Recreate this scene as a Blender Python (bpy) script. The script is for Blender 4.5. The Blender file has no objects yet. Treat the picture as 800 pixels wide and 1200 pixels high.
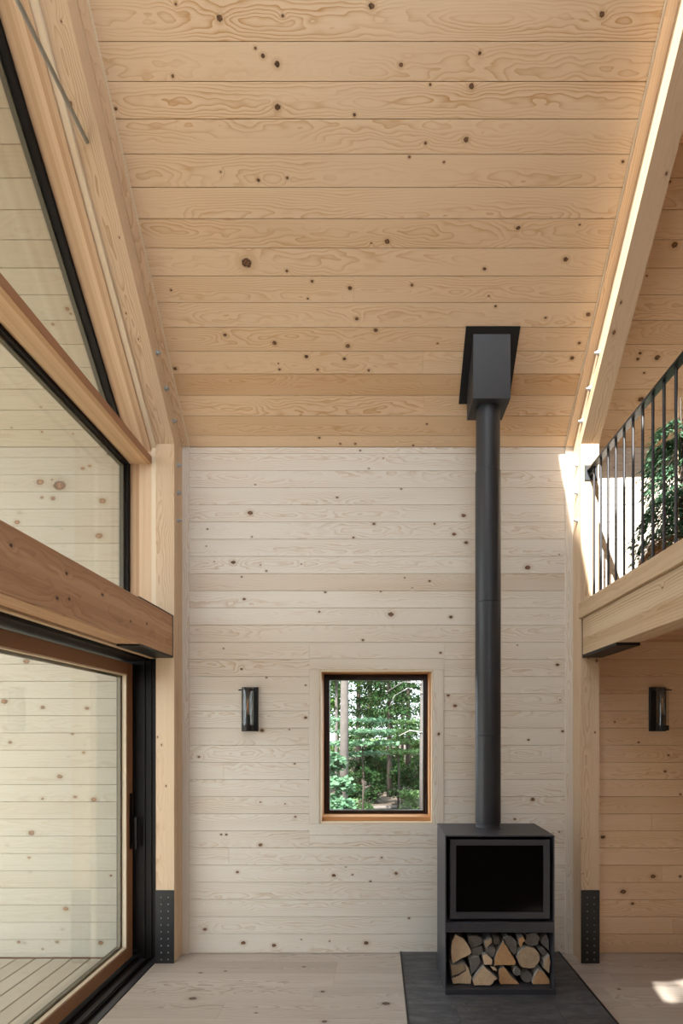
import bpy, bmesh, math, random
import numpy as np
from mathutils import Vector, Matrix
random.seed(7)
RNG = np.random.default_rng(11)
SC = bpy.context.scene
COL = SC.collection

# ------------------------------------------------------------------ camera
F, CX, CY = 636.0, 441.0, 856.0        # focal length and vanishing point in the 800x1200 frame
D, H = 4.24, 1.74                      # distance to the back wall, eye height (m)
S = F / D                              # pixels per metre on the back wall
cam_d = bpy.data.cameras.new('camera')
cam_d.sensor_fit = 'VERTICAL'; cam_d.sensor_height = 36.0
cam_d.lens = F / 1200 * 36.0
cam_d.shift_x = -(CX - 400) / 1200.0
cam_d.shift_y = (CY - 600) / 1200.0
cam_d.clip_start = 0.05; cam_d.clip_end = 300
cam = bpy.data.objects.new('camera', cam_d)
cam.location = (0, 0, H); cam.rotation_euler = (math.pi / 2, 0, 0)
COL.objects.link(cam); SC.camera = cam

# ------------------------------------------------------------------ light
world = bpy.data.worlds.new('sky'); SC.world = world; world.use_nodes = True
bg = world.node_tree.nodes['Background']
bg.inputs['Color'].default_value = (0.84, 0.93, 1.0, 1)
bg.inputs['Strength'].default_value = 1.0
sun_d = bpy.data.lights.new('sun', 'SUN'); sun_d.energy = 5.2; sun_d.angle = math.radians(0.6)
sun_d.color = (1.0, 0.95, 0.86)
sun = bpy.data.objects.new('sun', sun_d); COL.objects.link(sun)
SUN = Vector((0.37, 1.0, -1.0)).normalized()
sun.rotation_euler = SUN.to_track_quat('-Z', 'Y').to_euler(); sun.location = (-3, -8, 12)
SC.view_settings.view_transform = 'Standard'
SC.view_settings.look = 'None'
SC.view_settings.gamma = 1.0
SC.view_settings.use_curve_mapping = False
SC.view_settings.exposure = 2.42
SC.cycles.use_denoising = True
SC.cycles.max_bounces = 10; SC.cycles.diffuse_bounces = 6; SC.cycles.glossy_bounces = 4
SC.cycles.transparent_max_bounces = 24; SC.cycles.caustics_reflective = False; SC.cycles.caustics_refractive = False
SC.cycles.sample_clamp_indirect = 6.0

# ------------------------------------------------------------------ shader helpers
class NT:
    def __init__(self, name):
        self.mat = bpy.data.materials.new(name); self.mat.use_nodes = True
        self.t = self.mat.node_tree; self.t.nodes.clear()
        self.out = self.t.nodes.new('ShaderNodeOutputMaterial')
    def n(self, typ, ins=None, **props):
        nd = self.t.nodes.new(typ)
        for k, v in props.items(): setattr(nd, k, v)
        for k, v in (ins or {}).items(): self.set(nd.inputs[k], v)
        return nd
    def set(self, sock, v):
        if hasattr(v, 'is_linked'): self.t.links.new(v, sock)
        else:
            if isinstance(v, (tuple, list)) and len(v) == 3 and sock.type == 'RGBA': v = (*v, 1)
            sock.default_value = v
    def m(self, op, a, b=None, c=None, clamp=False):
        nd = self.t.nodes.new('ShaderNodeMath'); nd.operation = op; nd.use_clamp = clamp
        for i, v in enumerate((a, b, c)):
            if v is not None: self.set(nd.inputs[i], v)
        return nd.outputs[0]
    def v(self, op, a, b=None, out=0):
        nd = self.t.nodes.new('ShaderNodeVectorMath'); nd.operation = op
        self.set(nd.inputs[0], a)
        if b is not None: self.set(nd.inputs[1], b)
        return nd.outputs[out]
    def mix(self, f, a, b, blend='MIX'):
        nd = self.t.nodes.new('ShaderNodeMix'); nd.data_type = 'RGBA'; nd.blend_type = blend
        self.set(nd.inputs[0], f); self.set(nd.inputs[6], a); self.set(nd.inputs[7], b)
        return nd.outputs[2]
    def ramp(self, f, lo, hi, a=0.0, b=1.0, smooth=True):
        nd = self.t.nodes.new('ShaderNodeMapRange')
        nd.interpolation_type = 'SMOOTHSTEP' if smooth else 'LINEAR'; nd.clamp = True
        for i, v in enumerate((f, lo, hi, a, b)): self.set(nd.inputs[i], v)
        return nd.outputs[0]
    def noise(self, vec, scale, detail=2.0, rough=0.5):
        nd = self.n('ShaderNodeTexNoise', {'Scale': scale, 'Detail': detail, 'Roughness': rough})
        self.t.links.new(vec, nd.inputs['Vector']); return nd.outputs['Fac']
    def bsdf(self, color, rough=0.5, metal=0.0, spec=0.5, normal=None):
        b = self.n('ShaderNodeBsdfPrincipled')
        self.set(b.inputs['Base Color'], color); self.set(b.inputs['Roughness'], rough)
        self.set(b.inputs['Metallic'], metal); self.set(b.inputs['Specular IOR Level'], spec)
        if normal is not None: self.set(b.inputs['Normal'], normal)
        self.t.links.new(b.outputs[0], self.out.inputs[0]); return b

NK = 7                                  # knots a single board can carry
def wood(name, light, dark, knotc=(0.21, 0.105, 0.05), freq=62.0, grain=0.6, streak=0.25, knots=True,
         lam=0.0, lamx=0.65, rough=0.55, var=0.10, gloss=0.3):
    """Board wood: growth rings cut by the board, fine streaks, knots at the places listed on the object."""
    q = NT(name)
    tc = q.n('ShaderNodeTexCoord'); p = tc.outputs['Object']
    rnd = q.n('ShaderNodeObjectInfo').outputs['Random']
    seed = q.v('MULTIPLY', q.n('ShaderNodeCombineXYZ', {0: rnd, 1: rnd, 2: rnd}).outputs[0], (37.0, 91.0, 53.0))
    ps = q.v('ADD', p, seed)
    n1 = q.m('SUBTRACT', q.noise(q.v('MULTIPLY', ps, (1.5, 5.0, 5.0)), 1.0, 3.0, 0.55), 0.5)
    n2 = q.noise(q.v('MULTIPLY', ps, (7.0, 30.0, 30.0)), 1.0, 2.0)
    xyz = q.n('ShaderNodeSeparateXYZ', {0: p}).outputs
    a = q.m('MULTIPLY', q.m('SUBTRACT', q.m('FRACT', q.m('MULTIPLY', rnd, 71.3)), 0.5), 0.13)
    h = q.m('MULTIPLY_ADD', q.m('FRACT', q.m('MULTIPLY', rnd, 137.7)), 0.06, 0.012)
    yy = q.m('ADD', xyz[1], a)
    hh = q.m('ADD', q.m('ADD', xyz[2], h), q.m('MULTIPLY', n1, 0.16))
    rad = q.m('SQRT', q.m('ADD', q.m('MULTIPLY', yy, yy), q.m('MULTIPLY', hh, hh)))
    cyc = q.m('MULTIPLY_ADD', rad, freq, q.m('MULTIPLY', n2, 0.55))
    dm = None
    if knots:
        pf = q.v('MULTIPLY', p, (1.0, 1.0, 0.0))
        for i in range(NK):
            at = q.n('ShaderNodeAttribute', attribute_name='k%d' % i, attribute_type='OBJECT').outputs['Vector']
            r = q.n('ShaderNodeSeparateXYZ', {0: at}).outputs[2]
            d = q.v('LENGTH', q.v('MULTIPLY', q.v('SUBTRACT', pf, at), (0.85, 1.15, 0.0)), out=1)
            dr = q.m('DIVIDE', d, q.m('MAXIMUM', r, 1e-5))
            dm = dr if dm is None else q.m('MINIMUM', dm, dr)
        nk = q.m('MULTIPLY', q.m('SUBTRACT', q.noise(ps, 90.0, 1.0), 0.5), 0.7)
        dm = q.m('ADD', dm, nk)
        wk = q.m('EXPONENT', q.m('MULTIPLY', dm, -0.42))
        cyc = q.m('MULTIPLY_ADD', wk, 2.6, cyc)
    saw = q.m('FRACT', cyc)
    ring = q.m('MULTIPLY', q.m('POWER', saw, 2.8), q.ramp(saw, 1.0, 0.93))
    patch = q.ramp(q.noise(q.v('MULTIPLY', ps, (0.9, 9.0, 9.0)), 1.0, 1.0), 0.33, 0.66, 0.15, 1.0)
    st = q.m('SUBTRACT', q.noise(q.v('MULTIPLY', ps, (3.0, 170.0, 170.0)), 1.0, 2.0), 0.5)
    g = q.m('ADD', q.m('MULTIPLY', q.m('MULTIPLY', ring, patch), grain), q.m('MULTIPLY', st, streak))
    gat = q.n('ShaderNodeAttribute', attribute_name='grain', attribute_type='OBJECT').outputs['Fac']
    g = q.m('MULTIPLY', g, q.m('ADD', gat, 1.0), clamp=True)
    col = q.mix(g, light, dark)
    if lam > 0:                          # glued-up strips of different tone
        strip = q.m('FLOOR', q.m('MULTIPLY', q.m('ADD', yy, q.m('MULTIPLY', rnd, 3.0)), 1.0 / lam))
        wn = q.n('ShaderNodeTexWhiteNoise', noise_dimensions='1D'); q.set(wn.inputs['W'], strip)
        col = q.mix(q.m('MULTIPLY', wn.outputs[0], lamx), col, dark)
    # board to board tone
    r2 = q.m('SUBTRACT', q.m('FRACT', q.m('MULTIPLY', rnd, 311.7)), 0.5)
    tone = q.n('ShaderNodeAttribute', attribute_name='tone', attribute_type='OBJECT').outputs['Fac']
    big = q.m('SUBTRACT', q.noise(q.v('MULTIPLY', ps, (1.2, 3.0, 3.0)), 1.0, 1.0), 0.5)
    tt = q.m('ADD', q.m('ADD', q.m('MULTIPLY', r2, var * 2), tone), q.m('MULTIPLY', big, 0.25))
    col = q.mix(q.m('MAXIMUM', tt, 0.0, clamp=True), col, tuple(d * 0.85 + l * 0.1 for l, d in zip(light, dark)))
    if knots:
        halo = q.ramp(dm, 2.6, 0.9, 0.0, 0.38)
        col = q.mix(halo, col, tuple(x * 0.82 for x in dark))
        core = q.ramp(dm, 1.05, 0.72)
        dk = q.m('FRACT', q.m('MULTIPLY', q.m('ADD', rnd, q.m('MULTIPLY', q.noise(ps, 3.0, 0.0), 4.0)), 5.0))
        kc = q.mix(q.m('MULTIPLY', q.m('MULTIPLY', dk, dk), 0.7), knotc, (0.022, 0.012, 0.008))
        kc = q.mix(q.ramp(q.m('ABSOLUTE', q.m('SUBTRACT', dm, 0.75)), 0.28, 0.0, 0.0, 0.75), kc, (0.03, 0.015, 0.01))
        col = q.mix(core, col, kc)
    bump = q.n('ShaderNodeBump', {'Strength': 0.12, 'Distance': 0.002, 'Height': g})
    q.bsdf(col, rough, 0.0, gloss, bump.outputs[0])
    return q.mat

def plain(name, color, rough=0.5, metal=0.0, spec=0.5, noise=0.0, nscale=20.0, bumpy=0.0):
    q = NT(name)
    tc = q.n('ShaderNodeTexCoord')
    f = q.noise(tc.outputs['Object'], nscale, 3.0)
    col = q.mix(q.m('MULTIPLY', f, noise), color, tuple(c * 0.35 for c in color))
    nr = q.n('ShaderNodeBump', {'Strength': bumpy, 'Distance': 0.004, 'Height': f}).outputs[0] if bumpy else None
    q.bsdf(col, rough, metal, spec, nr); return q.mat

def glass_mat(name, tint, refl=1.0):
    q = NT(name)
    bf = q.n('ShaderNodeNewGeometry').outputs['Backfacing']      # a thin sheet: both faces reflect alike
    fr = q.n('ShaderNodeFresnel', {'IOR': q.m('MULTIPLY_ADD', bf, 1 / 1.45 - 1.45, 1.45)}).outputs[0]
    tr = q.n('ShaderNodeBsdfTransparent', {'Color': (*tint, 1)})
    gl = q.n('ShaderNodeBsdfGlossy', {'Roughness': 0.0, 'Color': (1, 1, 1, 1)})
    mx = q.n('ShaderNodeMixShader')
    q.set(mx.inputs[0], q.m('MULTIPLY', fr, refl)); q.t.links.new(tr.outputs[0], mx.inputs[1]); q.t.links.new(gl.outputs[0], mx.inputs[2])
    q.t.links.new(mx.outputs[0], q.out.inputs[0]); return q.mat

def leaf_mat(name, c1, c2, trans=0.35):
    q = NT(name)
    geo = q.n('ShaderNodeNewGeometry')
    tc = q.n('ShaderNodeTexCoord')
    f = q.m('MULTIPLY_ADD', geo.outputs['Random Per Island'], 0.6, q.m('MULTIPLY', q.noise(tc.outputs['Object'], 1.3, 1.0), 0.4))
    col = q.mix(f, c1, c2)
    df = q.n('ShaderNodeBsdfDiffuse'); tl = q.n('ShaderNodeBsdfTranslucent')
    q.set(df.inputs[0], col); q.set(tl.inputs[0], col)
    mx = q.n('ShaderNodeMixShader', {0: trans}); q.t.links.new(df.outputs[0], mx.inputs[1]); q.t.links.new(tl.outputs[0], mx.inputs[2])
    q.t.links.new(mx.outputs[0], q.out.inputs[0]); return q.mat

M = {}
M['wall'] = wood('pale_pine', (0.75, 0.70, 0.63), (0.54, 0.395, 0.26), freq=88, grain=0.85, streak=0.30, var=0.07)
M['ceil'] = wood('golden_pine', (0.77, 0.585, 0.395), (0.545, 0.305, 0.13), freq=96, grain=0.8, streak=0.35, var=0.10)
M['porch'] = wood('porch_pine', (0.43, 0.405, 0.34), (0.33, 0.27, 0.18), knotc=(0.30, 0.16, 0.08), freq=55, grain=0.5, streak=0.25)  # boards darkened to stand in for the deep shade of the porch
M['timber'] = wood('fir_timber', (0.68, 0.52, 0.36), (0.42, 0.25, 0.13), freq=85, grain=0.9, streak=0.45, var=0.05)
M['beam'] = wood('brown_glulam', (0.58, 0.36, 0.215), (0.33, 0.17, 0.085), knotc=(0.10, 0.045, 0.025), freq=48, grain=0.8, streak=0.6, lam=0.05, var=0.04)
M['loftbeam'] = wood('pale_glulam', (0.68, 0.54, 0.38), (0.45, 0.29, 0.16), freq=55, grain=0.95, streak=0.3, lam=0.06, var=0.04)
M['jamb'] = wood('striped_cedar', (0.74, 0.56, 0.38), (0.46, 0.27, 0.15), freq=90, grain=0.3, streak=0.6, lam=0.024, knots=False, var=0.03, lamx=0.9)
M['strip'] = wood('pale_strip', (0.78, 0.66, 0.50), (0.6, 0.45, 0.29), freq=90, grain=0.2, streak=0.3, knots=False, var=0.03)
M['sash'] = wood('red_cedar_sash', (0.36, 0.19, 0.105), (0.22, 0.10, 0.05), freq=90, grain=0.3, streak=0.4, knots=False, var=0.03)
M['orange'] = wood('orange_cedar', (0.55, 0.27, 0.11), (0.36, 0.15, 0.05), freq=90, grain=0.3, streak=0.4, knots=False, var=0.03)
M['floor'] = wood('oak_floor', (0.53, 0.475, 0.425), (0.30, 0.235, 0.185), knotc=(0.14, 0.075, 0.045), freq=85, grain=1.1, streak=1.0, var=0.24, rough=0.4)
M['deck'] = wood('deck_board', (0.44, 0.395, 0.32), (0.32, 0.27, 0.19), freq=60, grain=0.3, streak=0.4, knots=False, var=0.1)
M['back'] = plain('dark_backing', (0.30, 0.14, 0.07), 0.9)
M['black'] = plain('black_steel', (0.012, 0.0115, 0.012), 0.45, 0.0, 0.4, 0.3, 30)
M['stove'] = plain('charcoal_steel', (0.049, 0.0495, 0.060), 0.45, 0.0, 0.4, 0.25, 14)
M['flue'] = plain('flue_steel', (0.025, 0.0285, 0.036), 0.42, 0.0, 0.5, 0.2, 8)
M['dark'] = plain('black_frame', (0.010, 0.008, 0.008), 0.45, 0.0, 0.15)
M['bronze'] = plain('dark_bronze_frame', (0.022, 0.009, 0.007), 0.35, 0.0, 0.4)
M['gasket'] = plain('grey_gasket', (0.10, 0.09, 0.065), 0.6)
M['track'] = plain('grey_track', (0.085, 0.09, 0.10), 0.35, 0.6, 0.5)
M['zinc'] = plain('zinc_bolt', (0.45, 0.47, 0.49), 0.4, 0.35, 0.5)
M['rivet'] = plain('rivet_steel', (0.20, 0.20, 0.21), 0.3, 0.5, 0.5)
M['rail'] = plain('dark_rail', (0.022, 0.022, 0.026), 0.38, 0.0, 0.5)
M['rod'] = plain('steel_rod', (0.40, 0.42, 0.42), 0.4, 0.2, 0.5)
def slate_mat():
    q = NT('slate'); tc = q.n('ShaderNodeTexCoord'); rnd = q.n('ShaderNodeObjectInfo').outputs['Random']
    p = q.v('ADD', tc.outputs['Object'], q.n('ShaderNodeCombineXYZ', {0: q.m('MULTIPLY', rnd, 40.0), 1: q.m('MULTIPLY', rnd, 23.0), 2: 0.0}).outputs[0])
    a = q.noise(q.v('MULTIPLY', p, (3.0, 9.0, 3.0)), 2.0, 5.0, 0.65); b = q.noise(p, 38.0, 4.0, 0.7)
    col = q.mix(q.ramp(a, 0.35, 0.7), (0.060, 0.062, 0.070), (0.130, 0.134, 0.145))
    col = q.mix(q.ramp(b, 0.60, 0.74, 0.0, 0.75), col, (0.24, 0.24, 0.25))
    col = q.mix(q.m('MULTIPLY', rnd, 0.35), col, (0.035, 0.035, 0.038))
    bm_ = q.n('ShaderNodeBump', {'Strength': 0.5, 'Distance': 0.004, 'Height': q.m('ADD', a, q.m('MULTIPLY', b, 0.4))})
    q.bsdf(col, 0.5, 0, 0.45, bm_.outputs[0]); return q.mat
M['slate'] = slate_mat()
M['pane'] = glass_mat('window_glass', (0.965, 0.968, 0.945))
M['pane2'] = glass_mat('clear_glass', (0.97, 0.98, 0.97))
M['tube'] = glass_mat('lamp_glass', (0.96, 0.965, 0.96), 0.9)
M['fireglass'] = plain('fire_glass', (0.003, 0.002, 0.002), 0.1, 0.0, 0.06)
M['filament'] = plain('amber_filament', (0.55, 0.22, 0.03), 0.4)
M['soil'] = plain('leaf_litter', (0.10, 0.078, 0.062), 0.95, 0, 0.2, 0.9, 2.5)
M['bark'] = plain('grey_bark', (0.075, 0.062, 0.052), 0.9, 0, 0.2, 0.8, 14, 0.5)
M['birch'] = plain('pale_bark', (0.115, 0.103, 0.098), 0.85, 0, 0.2, 0.7, 10, 0.4)
M['twig'] = plain('dead_twig', (0.33, 0.31, 0.29), 0.9)
M['pot'] = plain('clay_pot', (0.30, 0.14, 0.08), 0.8, 0, 0.3, 0.3, 12)
M['leaf_a'] = leaf_mat('leaf_green', (0.025, 0.065, 0.014), (0.085, 0.160, 0.037))
M['leaf_b'] = leaf_mat('leaf_pale', (0.072, 0.150, 0.054), (0.180, 0.276, 0.120))
M['leaf_c'] = leaf_mat('needle_dark', (0.008, 0.025, 0.010), (0.033, 0.069, 0.025), 0.2)
M['leaf_d'] = leaf_mat('leaf_bluish', (0.056, 0.136, 0.074), (0.155, 0.260, 0.167))
M['needle'] = leaf_mat('conifer_needle', (0.022, 0.065, 0.036), (0.13, 0.235, 0.145), 0.15)
M['dry'] = leaf_mat('dry_needle', (0.20, 0.11, 0.05), (0.34, 0.22, 0.12), 0.2)

def end_grain(name, c1, c2):
    q = NT(name); tc = q.n('ShaderNodeTexCoord'); p = tc.outputs['Object']
    rnd = q.n('ShaderNodeObjectInfo').outputs['Random']
    off = q.n('ShaderNodeCombineXYZ', {0: q.m('MULTIPLY_ADD', rnd, 0.08, -0.04), 1: 0.0, 2: q.m('MULTIPLY_ADD', q.m('FRACT', q.m('MULTIPLY', rnd, 17.0)), 0.08, -0.05)}).outputs[0]
    d = q.v('LENGTH', q.v('MULTIPLY', q.v('SUBTRACT', p, off), (1, 0, 1)), out=1)
    nz = q.noise(p, 35.0, 3.0)
    f = q.m('MULTIPLY_ADD', q.m('SINE', q.m('MULTIPLY_ADD', d, 520.0, q.m('MULTIPLY', nz, 6.0))), 0.22, q.m('MULTIPLY', nz, 0.75), clamp=True)
    q.bsdf(q.mix(f, c1, c2), 0.8, 0, 0.2); return q.mat
M['end_light'] = end_grain('end_light', (0.80, 0.62, 0.42), (0.52, 0.36, 0.21))
M['end_orange'] = end_grain('end_orange', (0.66, 0.41, 0.21), (0.40, 0.21, 0.10))
M['end_grey'] = end_grain('end_grey', (0.26, 0.235, 0.215), (0.085, 0.075, 0.068))
M['end_brown'] = end_grain('end_brown', (0.56, 0.43, 0.29), (0.28, 0.20, 0.125))
M['logbark'] = plain('log_bark', (0.62, 0.58, 0.53), 0.9, 0, 0.2, 1.25, 30, 0.6)

# ------------------------------------------------------------------ mesh helpers
def link(o, parent=None):
    COL.objects.link(o)
    if parent is not None:
        o.parent = parent
        o.matrix_parent_inverse = Matrix.Translation(parent.location).inverted()
    return o
def obj(name, verts, faces, mat, parent=None, mx=None, smooth=False, mats=None, fmat=None):
    me = bpy.data.meshes.new(name); me.from_pydata([tuple(v) for v in verts], [], faces)
    for mm in (mats or [mat]): me.materials.append(mm)
    if fmat is not None: me.polygons.foreach_set('material_index', fmat)
    if smooth: me.polygons.foreach_set('use_smooth', [True] * len(me.polygons))
    me.update()
    o = bpy.data.objects.new(name, me)
    if mx is not None: o.matrix_basis = mx
    return link(o, parent)
def fix_normals(o):
    bm = bmesh.new(); bm.from_mesh(o.data); bmesh.ops.recalc_face_normals(bm, faces=bm.faces); bm.to_mesh(o.data); bm.free()
    return o
def tag(o, label=None, cat=None, group=None, kind=None):
    if label: o['label'] = label
    if cat: o['category'] = cat
    if group: o['group'] = group
    if kind: o['kind'] = kind
    return o
def thing(name, loc, label, cat, group=None):
    o = bpy.data.objects.new(name, None); o.location = loc; o.empty_display_size = 0.1
    COL.objects.link(o); return tag(o, label, cat, group)
def struct_root(name, loc=(0, 0, 0)):
    o = bpy.data.objects.new(name, None); o.location = loc; COL.objects.link(o); o['kind'] = 'structure'; return o

def frame(center, xdir, ydir):
    x = Vector(xdir).normalized(); y = Vector(ydir).normalized(); z = x.cross(y)
    m = Matrix.Identity(4)
    for i in range(3):
        m[i][0], m[i][1], m[i][2], m[i][3] = x[i], y[i], z[i], center[i]
    return m
def timber(name, center, xdir, ydir, L, W, T, mat, parent=None, ch=0.003):
    """Box with its grain along local x; all long edges chamfered."""
    l, w, t = L / 2, W / 2, T / 2; c = min(ch, w * 0.3, t * 0.3)
    prof = [(-w, -t + c), (-w + c, -t), (w - c, -t), (w, -t + c), (w, t - c), (w - c, t), (-w + c, t), (-w, t - c)]
    vs = [(-l, a, b) for a, b in prof] + [(l, a, b) for a, b in prof]
    n = 8
    fs = [(i, i + n, (i + 1) % n + n, (i + 1) % n) for i in range(n)]
    fs += [tuple(range(n)), tuple(range(2 * n - 1, n - 1, -1))]
    fs = [f[::-1] for f in fs]
    return fix_normals(obj(name, vs, fs, mat, parent, frame(center, xdir, ydir)))
def box(name, x0, x1, y0, y1, z0, z1, mat, parent=None, axis=0, ch=0.003):
    c = ((x0 + x1) / 2, (y0 + y1) / 2, (z0 + z1) / 2); d = (abs(x1 - x0), abs(y1 - y0), abs(z1 - z0))
    ax = [Vector((1, 0, 0)), Vector((0, 1, 0)), Vector((0, 0, 1))]
    j = (axis + 1) % 3; k = (axis + 2) % 3
    if d[k] > d[j]:
        return timber(name, c, ax[axis], ax[k], d[axis], d[k], d[j], mat, parent, ch)
    return timber(name, c, ax[axis], ax[j], d[axis], d[j], d[k], mat, parent, ch)
def plank(name, center, xdir, ydir, L, W, T, mat, parent, knots=(), tone=0.0, grain=0.0, ch=0.0020):
    """Board whose front face (+z local) has eased long edges."""
    l, w, t = L / 2, W / 2, T / 2
    prof = [(-w, -t), (w, -t), (w, t - ch), (w - ch, t), (-w + ch, t), (-w, t - ch)]
    vs = [(-l, a, b) for a, b in prof] + [(l, a, b) for a, b in prof]
    n = 6
    fs = [(i, (i + 1) % n, (i + 1) % n + n, i + n) for i in range(n)] + [tuple(range(n - 1, -1, -1)), tuple(range(n, 2 * n))]
    o = obj(name, vs, fs, mat, parent, frame(center, xdir, ydir))
    for i, k in enumerate(knots[:NK]): o['k%d' % i] = [float(x) for x in k]
    if tone: o['tone'] = float(tone)
    if grain: o['grain'] = float(grain)
    return o
def holed(name, u0, u1, v0, v1, holes, t, mx, mat, parent=None):
    """One connected slab in its local xy plane (thickness t, centred on z=0) with rectangular openings."""
    us = sorted({u0, u1, *[x for h in holes for x in h[:2] if u0 < x < u1]})
    vs_ = sorted({v0, v1, *[x for h in holes for x in h[2:] if v0 < x < v1]})
    def solid(i, j):
        if i < 0 or j < 0 or i >= len(us) - 1 or j >= len(vs_) - 1: return False
        a, b = (us[i] + us[i + 1]) / 2, (vs_[j] + vs_[j + 1]) / 2
        return not any(h[0] < a < h[1] and h[2] < b < h[3] for h in holes)
    nv = len(vs_); idx = lambda i, j, k: (i * nv + j) * 2 + k
    verts = [(u, v, z) for u in us for v in vs_ for z in (-t / 2, t / 2)]
    fs = []
    for i in range(len(us) - 1):
        for j in range(nv - 1):
            if not solid(i, j): continue
            fs.append((idx(i, j, 1), idx(i + 1, j, 1), idx(i + 1, j + 1, 1), idx(i, j + 1, 1)))
            fs.append((idx(i, j, 0), idx(i, j + 1, 0), idx(i + 1, j + 1, 0), idx(i + 1, j, 0)))
            if not solid(i - 1, j): fs.append((idx(i, j, 0), idx(i, j, 1), idx(i, j + 1, 1), idx(i, j + 1, 0)))
            if not solid(i + 1, j): fs.append((idx(i + 1, j, 0), idx(i + 1, j + 1, 0), idx(i + 1, j + 1, 1), idx(i + 1, j, 1)))
            if not solid(i, j - 1): fs.append((idx(i, j, 0), idx(i + 1, j, 0), idx(i + 1, j, 1), idx(i, j, 1)))
            if not solid(i, j + 1): fs.append((idx(i, j + 1, 0), idx(i, j + 1, 1), idx(i + 1, j + 1, 1), idx(i + 1, j + 1, 0)))
    used = sorted({k for f in fs for k in f}); mp = {k: n for n, k in enumerate(used)}
    return obj(name, [verts[k] for k in used], [tuple(mp[k] for k in f) for f in fs], mat, parent, mx)
def prism(name, poly, axis, a0, a1, mat, parent=None, loc=(0, 0, 0)):
    """Polygon extruded along an axis; poly given in the other two axes in order."""
    n = len(poly)
    def v(p, a):
        r = list(p); r.insert(axis, a); return tuple(r[i] - loc[i] for i in range(3))
    vs = [v(p, a0) for p in poly] + [v(p, a1) for p in poly]
    fs = [tuple(range(n - 1, -1, -1)), tuple(range(n, 2 * n))] + [(i, (i + 1) % n, (i + 1) % n + n, i + n) for i in range(n)]
    return fix_normals(obj(name, vs, fs, mat, parent, Matrix.Translation(loc)))
def lathe(name, prof, loc, mat, parent=None, seg=32, smooth=True, mx=None):
    vs, fs = [], []; n = len(prof)
    for i in range(seg):
        a = 2 * math.pi * i / seg
        vs += [(r * math.cos(a), r * math.sin(a), z) for r, z in prof]
    for i in range(seg):
        for j in range(n - 1):
            p, q = i * n + j, ((i + 1) % seg) * n + j
            fs.append((p, q, q + 1, p + 1))
    o = obj(name, vs, fs, mat, parent, mx if mx is not None else Matrix.Translation(loc), smooth)
    bm = bmesh.new(); bm.from_mesh(o.data); bmesh.ops.remove_doubles(bm, verts=bm.verts, dist=1e-6)
    bmesh.ops.recalc_face_normals(bm, faces=bm.faces); bm.to_mesh(o.data); bm.free()
    if smooth:
        o.data.polygons.foreach_set('use_smooth', [True] * len(o.data.polygons))
        try: o.data.set_sharp_from_angle(angle=math.radians(40))
        except Exception: pass
    return o
def rot_to(d, loc):
    return Matrix.Translation(loc) @ Vector(d).to_track_quat('Z', 'Y').to_matrix().to_4x4()
def tube_geo(pts, rads, seg=8):
    pts = [Vector(p) for p in pts]; vs, fs = [], []
    for i, p in enumerate(pts):
        d = (pts[min(i + 1, len(pts) - 1)] - pts[max(i - 1, 0)]).normalized()
        up = Vector((0, 0, 1)) if abs(d.z) < 0.9 else Vector((1, 0, 0))
        a = d.cross(up).normalized(); b = d.cross(a)
        for k in range(seg):
            t = 2 * math.pi * k / seg
            vs.append(tuple(p + (a * math.cos(t) + b * math.sin(t)) * rads[i]))
    for i in range(len(pts) - 1):
        for k in range(seg):
            fs.append((i * seg + k, i * seg + (k + 1) % seg, (i + 1) * seg + (k + 1) % seg, (i + 1) * seg + k))
    fs.append(tuple(range(seg - 1, -1, -1))); fs.append(tuple(range((len(pts) - 1) * seg, len(pts) * seg)))
    return vs, fs
def tube(name, pts, rads, mat, parent=None, seg=8, loc=(0, 0, 0)):
    vs, fs = tube_geo(pts, rads, seg)
    vs = [tuple(a - b for a, b in zip(v, loc)) for v in vs]
    return obj(name, vs, fs, mat, parent, Matrix.Translation(loc), True)

# photo pixels to places: on the back wall, on the sloped ceiling, at a known depth
def WX(x): return (x - CX) / S
def WZ(y): return H + (CY - y) / S
def PX(x, Y): return (x - CX) * Y / F
def PZ(y, Y): return H + (CY - y) * Y / F
ZW = WZ(524.0)                           # top of the back wall
R2 = math.sqrt(2.0)
UP = Vector((0, -1, 1)).normalized()     # up the ceiling slope (12:12)
IN = Vector((0, -1, -1)).normalized()    # from the ceiling into the room
def ceil_z(Y): return ZW + (D - Y)
def ceil_pt(X, q, off=0.0): return Vector((X, D, ZW)) + UP * q + IN * off
def ceil_px(x, y):
    s = (CY + F - y) / (CY - 524.0 + F); Y = D / s
    return (x - CX) / (S * s), (D - Y) * R2, s

YF = -0.9                                # front wall of the room, behind the camera
YR = (D + YF) / 2; ZR = ZW + (D - YR)    # ridge
XL, XR = -6.8, 3.6                       # outer edge of the porch, pushed out to block sun and sky; right-hand wall
PXL0, PXL1 = -1.650, -1.513              # left post
PXR0, PXR1 = 1.530, 1.665                # right post
PYF = 4.062                              # front face of the posts

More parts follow.
